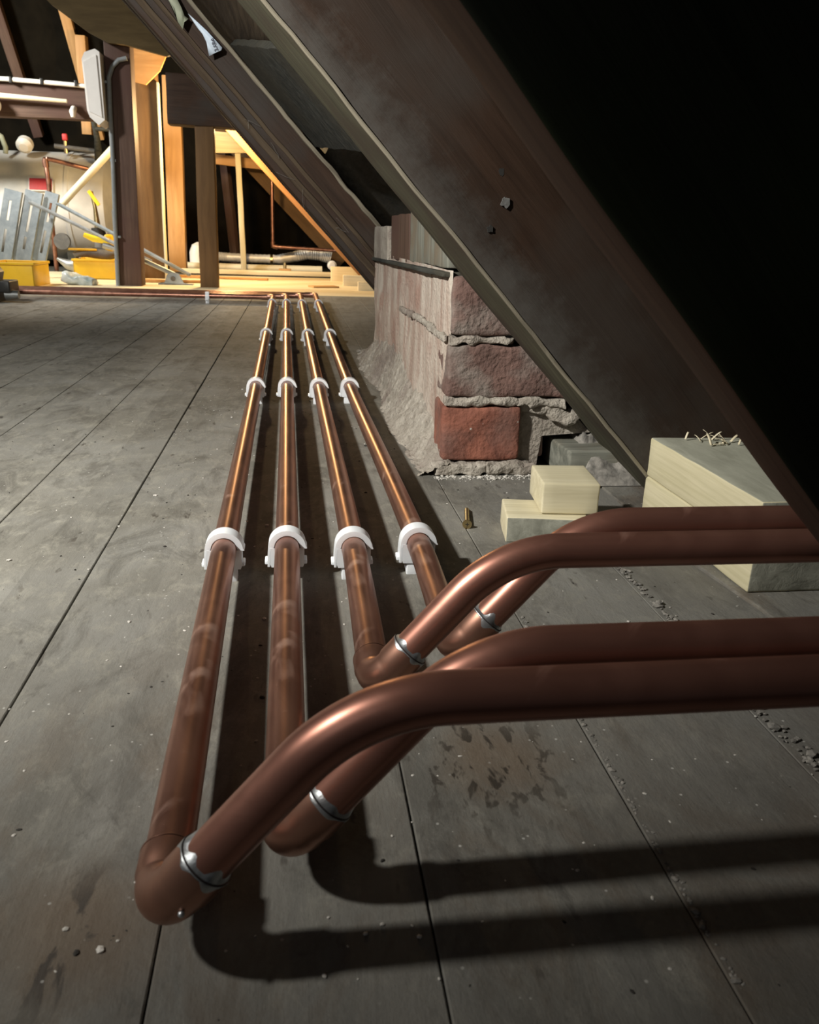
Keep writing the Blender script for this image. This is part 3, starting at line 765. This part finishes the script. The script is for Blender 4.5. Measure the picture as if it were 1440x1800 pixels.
sc = thing('wood_screw', (.196, .885, 0), 'brass-coloured countersunk screw lying on the floor beside the small offcuts', 'screw')
p0 = Vector((.1890, .846, .0052)); p1 = Vector((.2030, .918, .0032)); d = (p1-p0).normalized()
link('head', tube([p0-d*.001, p0, p0+d*.0035], [.0052, .0054, .0027], 24), 'brass', sc)
th = []; rd = []
for i in range(90):
    s = i/89; th.append(p0+d*(.0035+s*.062)); rd.append((.0027 if (i % 3) else .0021)*(1 if s < .85 else max(.1, (1-s)/.15)))
link('shank', tube(th, rd, 16), 'brass', sc)
b = bmesh.new(); 
for a in (0, pi/2):
    rbox(.004, .0008, .0006, .0001, .002, bm=b, M=Matrix.Translation(p0-d*.0012) @ d.to_track_quat('Z', 'Y').to_matrix().to_4x4() @ Matrix.Rotation(a, 4, 'Z'))
link('cross_recess', b, 'black_plastic', sc)

# ------------------------------------------------------------------ floor debris
def scatter(name, n, fn, size, m, label, seed):
    random.seed(seed); b = bmesh.new()
    for i in range(n):
        x, y = fn(); r_ = size*random.uniform(.35, 1)*(1 if random.random() < .9 else 1.9)
        Mx = Matrix.Translation((x, y, r_*.4)) @ Matrix.Rotation(random.uniform(0, 6), 4, 'Z') @ Matrix.Diagonal((r_*random.uniform(.8, 1.9), r_, r_*.6, 1))
        bmesh.ops.create_icosphere(b, subdivisions=1, radius=1, matrix=Mx)
    return tag(link(name, b, m, smooth=False), label, 'debris', kind='stuff')
scatter('floor_crumbs', 520, lambda: (random.gauss(.06, .2), random.uniform(.24, 1.9)), .0011, 'crumb', 'pale crumbs of plaster scattered over the floorboards', 5)
scatter('dark_specks', 260, lambda: (random.uniform(-.5, .42), random.uniform(.24, 1.4)), .0011, 'dark_crumb', 'dark specks of dirt scattered over the floorboards', 6)
scatter('gap_grit', 420, lambda: (.3180+abs(random.gauss(0, .0045)), random.uniform(.25, 1.05)), .0022, 'grit', 'line of grit along the board gap nearest the eaves', 8)
scatter('joint_grit', 200, lambda: (.190+abs(random.gauss(0, .0014)), random.uniform(.25, .62)), .0011, 'grit', 'fine grit along the gap under the horizontal pipes', 9)
scatter('pier_grit', 260, lambda: (random.uniform(.185, .35), 1.055-abs(random.gauss(0, .012))), .0016, 'crumb', 'pale grit on the floor along the front of the brick pier', 10)

# ------------------------------------------------------------------ posts and framing at the far side
G1 = 'brown posts and struts holding the roof'
def post(p0, p1, w_, d_, m, label, seed, parent=None, name='post'):
    M_, L_ = frame(p0, p1, (0, -1, 0))
    t = thing(name, p0, label, 'post', G1)
    link('beam', rbox(L_, w_, d_, .004, .06, .0025, 6, seed), m, t, M=M_)
    return t
pA = post((-.870, 4.78, 0), (-.843, 4.78, 1.42), .125, .12, 'brown_post_wood', 'wide dark brown post with a grey cable down its left edge', 71)
post((-.853, 5.51, 0), (-.835, 5.51, 1.25), .125, .10, 'brown_mid', 'orange-brown post just right of the dark post with the cable', 72)
post((-.782, 5.46, 0), (-.764, 5.46, 1.1), .012, .05, 'pale_timber', 'thin pale batten fixed to the edge of the orange-brown post', 74, name='batten')
post((-.829, 6.41, 0), (-.805, 6.41, 1.28), .118, .10, 'orange_wood', 'bright orange post in full lamplight, behind the others', 73)
pD = post((-.455, 4.78, 0), (-.446, 4.78, .806), .096, .09, 'brown_mid', 'square brown post under the dark purlin end, right in front of the lamplight', 75)
post((-.363, 6.49, 0), (-.382, 6.49, .83), .040, .04, 'pale_timber', 'slender pale timber strut in the lamplight', 76, name='strut')
# cable with clips on post A
cb_ = thing('conduit_cable', (-.94, 4.72, 0), 'grey cable running down the left edge of the dark brown post', 'cable')
link('cable_run', tube([(-.80, 4.70, 1.09), (-.84, 4.70, 1.08), (-.872, 4.70, 1.05), (-.892, 4.70, 1.0), (-.897, 4.70, .9), (-.905, 4.70, .6), (-.918, 4.70, .3), (-.928, 4.70, .0)], .011, 12), 'cable', cb_)
for z in (.98, .62, .25):
    link('cable_clip', rbox(.03, .016, .012, .002, .01, M=Matrix.Translation((-.90-.012*(1-z), 4.705, z))), 'cable', cb_)
# purlin end resting on post D, running right to the rafters
timber('purlin', (-.625, 4.78, .925), (-.19, 4.79, .918), .11, .235, 'rafter_wood', 'thick dark purlin end resting on the square brown post', 'beam', seed=77, amp=.003)
# plywood gussets
def plate_thing(name, pts, y, th, m, label, cat, group=None):
    b = poly_prism(pts, y, y+th); bevel(b, .0015, 1); o = link(name, b, m, smooth=False); return tag(o, label, cat, group)
plate_thing('gusset_plate', [(-1.26, 1.42), (-1.12, 1.290), (-.963, 1.185), (-.87, 1.142), (-.80, 1.14), (-.60, 1.10), (-.55, 1.12), (-.80, 1.48)], 4.64, .03, 'olive_ply', 'broad brown collar board crossing the top of the dark post', 'board')
plate_thing('gusset_plate', [(-.895, 1.315), (-.763, 1.337), (-.700, 1.225), (-.738, 1.150), (-.82, 1.075), (-.9, 1.090)], 5.38, .02, 'orange_wood', 'orange plywood gusset at the head of the second post', 'board')
plate_thing('gusset_plate', [(-.548, .955), (-.418, .950), (-.294, .825), (-.554, .814)], 6.44, .02, 'pine_floor', 'pale plywood gusset at the head of the slender strut', 'board')
timber('collar_board', (-.62, 6.75, .80), (-.20, 6.75, .77), .03, .07, 'orange_wood', 'short brown cross board just under the pale gusset', 'board', seed=78)
for i, (xa, za, xb, zb, lb) in enumerate([(-.54, .80, -.47, .0, 'dim upright timber in the gloom left of the slender strut'), (-.34, .80, -.25, .02, 'dim upright timber in the gloom right of the slender strut')]):
    if i == 0: timber('back_stud', (xb, 7.3, 0), (xa, 7.2, .95), .07, .05, 'brown_post_wood', lb, 'timber', 'dim studs at the back', seed=80+i)
# back-slope rafters at upper left
for i, (p0, p1, lb) in enumerate([((-1.96, 7.36, .95), (-2.13, 6.98, 2.05), 'sloping brown rafter in the dark at the far upper left corner'), ((-1.50, 7.36, .95), (-1.66, 6.98, 2.05), 'sloping orange-brown rafter above the white box'), ((-1.52, 7.05, .95), (-1.50, 7.0, 1.6), 'pale upright strut just left of the white box')]):
    timber('back_rafter', p0, p1, .07, .10, ['brown_post_wood', 'orange_wood', 'pale_timber'][i] if i < 2 else 'orange_wood', lb, 'rafter', 'rafters of the back slope', upv=(0, -1, .3), seed=85+i)
# long purlin at left with tube and lagged pipe
timber('wall_purlin', (-3.0, 5.9, 1.005), (-1.12, 5.9, 1.022), .10, .19, 'brown_post_wood', 'long brown beam across the left background with pipes on it', 'beam', seed=90)
tb = thing('white_tube', (-1.6, 5.83, 1.12), 'thin white tube clipped along the top of the long left beam', 'tube')
link('tube_run', tube([(-3.0, 5.82, 1.118), (-2.2, 5.82, 1.122), (-1.7, 5.82, 1.125), (-1.30, 5.82, 1.113), (-1.1, 5.84, 1.10)], .013, 12), 'white_box', tb)
for x in (-1.68, -1.50, -1.30): link('tube_clip', rbox(.018, .034, .034, .002, .01, M=Matrix.Translation((x, 5.82, 1.121))), 'black_plastic', tb)
tag(link('lagged_pipe', tube([(-3, 5.80, 1.03), (-1.75, 5.80, 1.03), (-1.36, 5.80, 1.018)], [.016, .016, .011], 14), 'cream_pipe'), 'short cream pipe along the face of the long left beam', 'pipe')
bj = thing('junction_fitting', (-1.32, 5.8, .95), 'small white fitting at the right end of the long left beam', 'fitting')
link('body', tube([(-1.33, 5.83, .985), (-1.33, 5.79, .96), (-1.33, 5.79, .93)], [.018, .02, .012], 14), 'white_box', bj)
tag(link('wall_lamp', tube([(-1.79, 5.80, .975), (-1.79, 5.78, .975), (-1.79, 5.76, .975)], [.045, .045, .02], 20), 'white_box'), 'round white fitting on the long beam at the left edge of the view', 'fitting')
# white box on the dark post
wb = thing('wall_box', (-.975, 4.70, .80), 'white plastic box fixed to the left side of the dark post', 'box')
b = poly_prism([(-1.000, 1.065), (-.985, 1.095), (-.935, 1.112), (-.915, 1.10), (-.915, .80), (-.945, .775), (-.985, .81), (-.995, .84)], 4.63, 4.80); link('body', bevel(b, .006, 3), 'white_box', wb)
b = poly_prism([(-.993, 1.05), (-.93, 1.085), (-.925, .81), (-.985, .835)], 4.622, 4.632); link('lid', bevel(b, .003, 2), 'white_box', wb)

# ------------------------------------------------------------------ water tank
tk = thing('water_tank', (-2.2, 6.85, 0), 'large horizontal whitish metal tank behind the tools at the left', 'tank')
prof = [(-3.2, .02), (-3.2, .36), (-2.0, .38), (-1.42, .385), (-1.34, .36), (-1.30, .26), (-1.285, .1), (-1.285, .002)]
link('shell', tube([(x, 6.85, .42) for x, r_ in prof], [r_ for x, r_ in prof], 64), 'tank_metal', tk, angle=50)
for x in (-2.05, -1.62):
    b = poly_prism([(x-.03, -.002), (x+.03, -.002), (x+.03, .12), (x-.03, .12)], 6.62, 7.05); link('cradle_foot', b, 'grey_wood', tk, smooth=False)
link('weld_band', tube([(-1.60, 6.85, .42), (-1.575, 6.85, .42)], .389, 64), 'tank_metal', tk)
lb = thing('tank_label', (-1.73, 6.46, .5), 'red warning label with a white border on the front of the tank', 'label')
Mq = Matrix.Translation((-1.748, 6.478, .563)) @ Matrix.Rotation(radians(-20), 4, 'X')
link('backing', rbox(.165, .003, .098, .001, .05, M=Mq), 'label_white', lb)
link('red_panel', rbox(.150, .003, .080, .001, .05, M=Mq @ Matrix.Translation((0, -.003, .0))), 'red_label', lb)
# fittings on top of the tank
vw = thing('tank_valve', (-1.60, 6.75, .80), 'pipe fittings with a red handle on top of the tank', 'valve')
link('body', tube([(-1.66, 6.6, .825), (-1.36, 6.6, .80)], .016, 12), 'grey_plastic', vw)
link('stem', tube([(-1.585, 6.6, .78), (-1.585, 6.6, .86)], .014, 12), 'brass', vw)
link('handle', rbox(.035, .03, .045, .008, .01, M=Matrix.Translation((-1.585, 6.6, .885))), 'red_label', vw)['label'] = 'red handle'
link('flange', tube([(-1.86, 6.62, .835), (-1.86, 6.58, .815), (-1.86, 6.56, .80)], [.055, .055, .03], 24), 'white_box', vw)
link('hose_bend', tube([(-2.16, 6.6, .90), (-2.06, 6.6, .90), (-2.01, 6.6, .87), (-1.99, 6.6, .80), (-1.995, 6.6, .76)], .017, 12), 'torn_felt', vw)
pr_ = thing('pipe_riser', (-1.38, 6.5, .8), 'cluster of grey-brown pipes rising from the tank beside the white box', 'pipe')
link('left_pipe', tube([(-1.355, 6.55, .74), (-1.345, 6.5, .88), (-1.36, 6.45, 1.06)], [.03, .02, .018], 14), 'grey_wood', pr_)
link('right_pipe', tube([(-1.235, 6.5, .80), (-1.255, 6.5, .92), (-1.275, 6.45, 1.05)], .015, 14), 'grey_wood', pr_)
link('cross_pipe', tube([(-1.345, 6.47, .935), (-1.13, 6.45, .935)], .014, 14), 'grey_wood', pr_)
link('bracket', rbox(.17, .05, .06, .006, .02, .004, 30, 3, M=Matrix.Translation((-1.30, 6.45, 1.075))), 'cream_pipe', pr_)
cu = thing('copper_riser', (-1.55, 6.1, 0), 'thin copper pipe rising in front of the tank and turning right at its top', 'pipe')
link('pipe_run', tube([(-1.60, 6.1, .0), (-1.60, 6.1, .35), (-1.595, 6.1, .55), (-1.60, 6.1, .685), (-1.59, 6.1, .705), (-1.55, 6.12, .70), (-1.36, 6.2, .66)], .015, 14), 'copper', cu)
link('top_elbow', tube([(-1.60, 6.1, .655), (-1.602, 6.1, .69), (-1.597, 6.09, .71)], [.02, .022, .015], 14), 'copper_fitting', cu)
tag(link('cream_pipe', tube([(-1.475, 5.92, .43), (-1.10, 5.90, .80)], .023, 16), 'cream_pipe'), 'pale cream plastic pipe leaning diagonally in front of the tank', 'pipe')
# tools behind the post
def strip(p0, p1, w_, h_, m, label, seed):
    M_, L_ = frame(p0, p1); t = thing('steel_strip', p0, label, 'strip', 'long steel strips leaning across the tools')
    b = bmesh.new()
    rbox(L_, w_, .003, .001, .2, bm=b); rbox(L_, .003, h_, .001, .2, bm=b, M=Matrix.Translation((0, w_/2, h_/2))); rbox(L_, .003, h_, .001, .2, bm=b, M=Matrix.Translation((0, -w_/2, h_/2)))
    link('channel', b, m, t, M=M_); return t
strip((-1.46, 5.15, .41), (-.80, 5.0, .115), .03, .014, 'steel_strip', 'lower dark steel strip slanting down behind the dark post', 1)
strip((-1.34, 5.25, .41), (-.60, 5.1, .04), .03, .014, 'galvanised', 'upper grey steel strip slanting down behind the dark post', 2)
br = thing('steel_bracket', (-.66, 4.93, 0), 'grey steel angle bracket on the floor at the foot of the slanting strips', 'bracket')
b = poly_prism([(-.75, .0), (-.75, .008), (-.715, .012), (-.70, .055), (-.665, .07), (-.635, .06), (-.61, .012), (-.56, .006), (-.56, 0)], 4.90, 4.912); link('web', bevel(b, .002, 1), 'galvanised', br)
b = rbox(.19, .05, .005, .001, .1, M=Matrix.Translation((-.655, 4.925, .004))); link('base', b, 'galvanised', br)
link('arm', tube([(-.66, 4.92, .055), (-.82, 4.93, .125)], .013, 10), 'galvanised', br)
link('bolt', tube([(-.667, 4.888, .035), (-.667, 4.90, .035)], .013, 8), 'grey_plastic', br)
# slotted galvanised panels
def slotted(x, tip, y, label, seed, w_=.094):
    t = thing('slotted_panel', (x, y, .1), label, 'metal panel', 'slotted grey metal panels leaning in the yellow tray')
    L_ = .40; M_ = Matrix.Translation((x, y, .285)) @ Matrix.Rotation(tip, 4, 'Y') @ Matrix.Rotation(radians(-8), 4, 'X')
    b = bmesh.new(); sl = [(-.13, -.06), (-.03, .12)] if seed % 2 else [(-.15, -.02), (.03, .14)]
    ys = [-L_/2]+[v for s in sl for v in s]+[L_/2]
    ls = -w_/2; sw = .013; cx = .006*(seed-1)
    rbox(w_/2+cx-sw/2, .006, L_, .001, .2, bm=b, M=Matrix.Translation(((-w_/2+cx-sw/2)/2, 0, 0)))
    rbox(w_/2-cx-sw/2, .006, L_, .001, .2, bm=b, M=Matrix.Translation(((w_/2+cx+sw/2)/2, 0, 0)))
    for a_, b2 in ((ys[0], ys[1]), (ys[2], ys[3]), (ys[4], ys[5])):
        rbox(sw+.002, .006, b2-a_, .001, .2, bm=b, M=Matrix.Translation((cx, 0, (a_+b2)/2)))
    link('panel', b, 'galvanised', t, M=M_, smooth=False)
    b = rbox(.004, .022, L_, .001, .2, M=Matrix.Translation((w_/2, .01, 0))); link('flange', b, 'galvanised', t, M=M_)
slotted(-1.612, radians(13), 5.22, 'leftmost slotted grey metal panel leaning in the yellow tray', 0)
slotted(-1.512, radians(14), 5.25, 'middle slotted grey metal panel leaning in the yellow tray', 1)
slotted(-1.430, radians(15), 5.30, 'right slotted grey metal panel leaning in the yellow tray, beside the copper riser', 2, .075)
# yellow trays
def tray(x0, x1, y0, y1, h_, lip, label, cat='tray', name='yellow_tray'):
    t = thing(name, ((x0+x1)/2, (y0+y1)/2, 0), label, cat)
    b = bmesh.new(); th = .006
    def rb(a, bb, c, d, e, f): rbox(bb-a, d-c, f-e, .002, .1, bm=b, M=Matrix.Translation(((a+bb)/2, (c+d)/2, (e+f)/2)))
    rb(x0, x1, y0, y1, .001, .008); rb(x0, x1, y0, y0+th, 0.001, h_); rb(x0, x1, y1-th, y1, 0.001, h_); rb(x0, x0+th, y0, y1, 0.001, h_); rb(x1-th, x1, y0, y1, 0.001, h_)
    link('shell', b, 'yellow_plastic', t)
    b = bmesh.new(); rb(x0-lip, x1+lip, y0-lip, y0+.002, h_-.012, h_); rb(x0-lip, x1+lip, y1-.002, y1+lip, h_-.012, h_); rb(x0-lip, x0+.002, y0, y1, h_-.012, h_); rb(x1-.002, x1+lip, y0, y1, h_-.012, h_)
    link('rim', b, 'yellow_plastic', t); return t
tray(-1.50, -1.285, 4.47, 4.75, .118, .006, 'yellow plastic tray at the left, half hidden by the black tool')
tray(-1.275, -1.02, 5.22, 5.5, .115, .006, 'yellow plastic case standing against the dark post', 'case', 'yellow_case')
# contents of right case
tool = thing('cordless_tool', (-1.15, 5.36, .12), 'grey and yellow power tool lying on the yellow case', 'tool')
link('body', tube([(-1.30, 5.36, .135), (-1.22, 5.36, .15), (-1.10, 5.36, .14), (-1.04, 5.36, .145)], [.012, .03, .035, .02], 16), 'grey_plastic', tool)
link('handle', rbox(.05, .05, .11, .015, .02, M=Matrix.Translation((-1.09, 5.36, .20))), 'yellow_plastic', tool)
link('blade_guard', rbox(.16, .04, .012, .004, .03, M=Matrix.Translation((-1.24, 5.34, .165))), 'yellow_plastic', tool)
bt = thing('sealant_tube', (-1.22, 5.4, .15), 'dark upright cylinder with a black cap standing behind the yellow case', 'tube')
link('body', tube([(-1.185, 5.62, 0.0), (-1.185, 5.62, .23)], .045, 20), 'grey_plastic', bt)
link('cap', tube([(-1.195, 5.6, .23), (-1.20, 5.6, .29)], [.045, .04], 20), 'black_plastic', bt)
link('nozzle', tube([(-1.20, 5.6, .29), (-1.205, 5.6, .40), (-1.22, 5.6, .50)], [.02, .012, .01], 12), 'brass', bt)
tag(link('yellow_marker', tube([(-1.225, 5.55, .50), (-1.17, 5.55, .42)], .011, 10), 'bright_yellow'), 'short yellow stick propped on the diagonal cream pipe', 'stick')
tag(link('board_offcut', rbox(.085, .02, .40, .003, .1, M=Matrix.Translation((-1.095, 5.75, .20))), 'grey_plastic'), 'upright dark grey offcut beside the dark post', 'board')
lv = thing('spirit_level', (-1.1, 5.2, .25), 'bright yellow hand tool resting on the slanting steel strips', 'tool')
link('grip', tube([(-1.16, 5.05, .252), (-1.11, 5.05, .232), (-1.03, 5.06, .218)], [.012, .018, .014], 12), 'bright_yellow', lv)
link('jaw', tube([(-1.06, 5.06, .20), (-.985, 5.05, .178)], [.02, .012], 12), 'steel_strip', lv)
gb = thing('pipe_bender_shoe', (-1.42, 5.4, .0), 'scoop-shaped grey metal part on the pale floor between the yellow boxes', 'tool')
link('scoop', tube([(-1.46, 5.6, .10), (-1.40, 5.6, .065), (-1.34, 5.6, .055), (-1.30, 5.6, .09)], [.008, .03, .045, .03], 16), 'steel_strip', gb)
link('wheel', tube([(-1.46, 5.75, .20), (-1.46, 5.78, .20)], .05, 24), 'grey_plastic', gb)
tag(link('plastic_bag', rbox(.17, .10, .055, .02, .012, .014, 26, 5, M=Matrix.Translation((-1.13, 4.72, .026)) @ Matrix.Rotation(.2, 4, 'Y')), 'bag_plastic'), 'crumpled clear plastic bag on the floor in front of the yellow case', 'bag')
# black tool at the left edge
bk = thing('black_power_tool', (-1.2, 3.62, 0), 'black power tool on the floor, cut by the left edge of the view', 'tool')
b = poly_prism([(-1.34, .002), (-1.175, .002), (-1.165, .05), (-1.185, .075), (-1.175, .115), (-1.20, .15), (-1.24, .165), (-1.34, .165)], 3.55, 3.69); link('body', bevel(b, .006, 2), 'black_plastic', bk)
link('battery', rbox(.09, .12, .045, .006, .02, M=Matrix.Translation((-1.165, 3.62, .062))), 'black_plastic', bk)
link('chuck', tube([(-1.15, 3.6, .03), (-1.10, 3.6, .03)], [.022, .016], 14), 'steel_strip', bk)

# ------------------------------------------------------------------ services and offcuts on the far floor
cr_ = thing('copper_drop', (-.147, 6.62, .18), 'thin copper pipe dropping behind the lit rafter and turning right', 'pipe')
link('pipe_run', tube([(-.147, 6.62, .66), (-.15, 6.62, .21), (-.14, 6.62, .195), (-.12, 6.62, .19), (.33, 6.62, .175)], .013, 14), 'copper', cr_)
link('elbow', tube([(-.15, 6.62, .225), (-.15, 6.62, .195), (-.115, 6.62, .188)], .018, 14), 'copper_fitting', cr_)
dt = thing('foil_duct', (-.3, 6.72, .05), 'ribbed silver-white duct lying along the back of the lit floor', 'duct')
pth = []; rd = []
ctr = [(-.655, .10), (-.60, .105), (-.5, .10), (-.3, .095), (-.1, .095), (.02, .12), (.12, .145), (.22, .14), (.30, .12)]
for i in range(len(ctr)-1):
    for j in range(12):
        s = j/12; pth.append((ctr[i][0]+(ctr[i+1][0]-ctr[i][0])*s, 6.74, ctr[i][1]+(ctr[i+1][1]-ctr[i][1])*s)); rd.append((.032 if i < 4 else .032+.004*(i-3))+(.003 if j % 2 else 0))
link('hose', tube(pth, rd, 20), 'foil_duct', dt)
link('strap_clip', tube([(-.175, 6.74, .09), (-.155, 6.74, .09)], .04, 20), 'brass', dt)
tag(link('lagged_bundle', tube([(-.9, 6.62, .035), (-.3, 6.6, .03), (.22, 6.62, .03)], .028, 14), 'cream_pipe'), 'pale pipe lying on the floor in front of the silver duct', 'pipe')
tag(link('end_cap', tube([(.295, 6.58, .068), (.295, 6.55, .068), (.295, 6.54, .068)], [.035, .035, .022], 24), 'label_white'), 'round white pipe end beside the foot of the lit rafter', 'cap')
hd = thing('insulated_cylinder', (-.72, 6.7, 0), 'rounded white lagging just left of the square brown post', 'lagging')
link('body', tube([(-.72, 6.7, .03), (-.72, 6.7, .13), (-.715, 6.7, .18), (-.71, 6.7, .205)], [.06, .06, .045, .01], 20), 'white_box', hd)
bk_ = thing('wood_packer', (-.06, 6.4, 0), 'small brown packing block with a peg, under the silver duct', 'wood block')
link('block', rbox(.09, .06, .04, .003, .02, M=Matrix.Translation((-.06, 6.40, .021))), 'orange_wood', bk_)
link('peg', tube([(-.06, 6.40, .04), (-.06, 6.40, .085)], .012, 10), 'brass', bk_)
timber('joist_offcut', (-.78, 6.20, .018), (.30, 6.18, .018), .06, .032, 'pine_floor', 'long pale joist along the back edge of the lit floor', 'timber', seed=101)
timber('lath', (-.74, 5.62, .012), (-.16, 5.52, .010), .03, .014, 'orange_wood', 'thin orange lath lying on the lit pale floor', 'timber', seed=102)
timber('lath', (-.86, 5.05, .012), (-.52, 5.12, .010), .04, .014, 'orange_wood', 'thin orange lath lying beside the steel bracket', 'timber', seed=103)
# stepped pale noggins at the foot of the lit rafter
for i, (p0, p1, w_, h_, lb_) in enumerate([
        ((.245, 5.62, .045), (.43, 5.62, .045), .03, .10, 'tall pale noggin at the foot of the orange-lit rafter'),
        ((.30, 5.18, .030), (.455, 5.18, .030), .03, .07, 'middle pale noggin stepping down beside the lit rafter'),
        ((.36, 4.78, .022), (.475, 4.78, .022), .03, .052, 'lowest pale noggin, nearest of the three by the pier')]):
    timber('noggin', p0, p1, w_, h_, 'pine_floor', lb_, 'timber', 'pale noggins at the eaves', seed=110+i)
timber('floor_offcut', (.10, 4.95, .006), (.25, 5.0, .006), .10, .010, 'orange_wood', 'brown scrap of board lying where the pipes end', 'timber', seed=120)

# ------------------------------------------------------------------ torn paper and felt on the second rafter
pf = thing('torn_paper', (-.15, 2.045, .70), 'torn scrap of pale blue printed paper hanging on the brown rafter', 'paper')
outl = [(-.2145, .7405), (-.196, .7145), (-.186, .7035), (-.178, .688), (-.1765, .676), (-.174, .6620), (-.162, .6680), (-.148, .6745), (-.146, .6800), (-.158, .6920), (-.176, .7085), (-.200, .7290)]
b = bmesh.new(); vs = [b.verts.new((x, 2.0365+.0015*sin(i*1.7), z)) for i, (x, z) in enumerate(outl)]; b.faces.new(vs)
bmesh.ops.triangulate(b, faces=b.faces[:]); o = link('sheet', b, 'paper', pf); md = o.modifiers.new('s', 'SOLIDIFY'); md.thickness = .0008
cu_ = bpy.data.curves.new('letters', 'FONT'); cu_.body = 'vert'; cu_.size = .016; cu_.extrude = .0003; cu_.align_x = 'CENTER'
tmp = bpy.data.objects.new('tmp', cu_); COL.objects.link(tmp)
me = bpy.data.meshes.new_from_object(tmp.evaluated_get(bpy.context.evaluated_depsgraph_get())); bpy.data.objects.remove(tmp)
b = bmesh.new(); b.from_mesh(me)
link('printed_word', b, 'ink', pf, smooth=False, M=Matrix.Translation((-.1655, 2.0325, .6830)) @ Matrix.Rotation(radians(70), 4, 'Y') @ Matrix.Rotation(pi/2, 4, 'X'))
tf = bmesh.new(); o2 = [(-.262, .795), (-.248, .790), (-.226, .748), (-.2225, .735), (-.214, .731), (-.222, .722), (-.226, .710), (-.236, .724), (-.244, .748), (-.255, .765)]
vs = [tf.verts.new((x, 2.036+.006*sin(i*2.1), z)) for i, (x, z) in enumerate(o2)]; tf.faces.new(vs); bmesh.ops.triangulate(tf, faces=tf.faces[:])
o = link('torn_felt', tf, 'torn_felt'); md = o.modifiers.new('s', 'SOLIDIFY'); md.thickness = .0012; tag(o, 'greenish scrap of torn felt hanging left of the blue paper', 'felt')
# cobwebs on the second rafter
random.seed(12); wbm = bmesh.new()
for i in range(7):
    s = random.uniform(0, 1); x = -.25+.43*s; z = (C2+random.uniform(.0, .075)-x)/K; y = 2.05
    ln = random.uniform(.01, .05); an = random.choice((radians(-45), radians(-60), radians(-90), radians(-20)))
    pts = [(x+cos(an)*ln*q/4+random.uniform(-.0015, .0015), y-.002-.004*random.random(), z+sin(an)*ln*q/4+random.uniform(-.0015, .0015)) for q in range(5)]
    tube(pts, random.uniform(.0002, .0004), 5, bm=wbm)
tag(link('cobweb', wbm, 'web'), 'dusty cobweb strands on the face of the brown rafter', 'cobweb', kind='stuff')
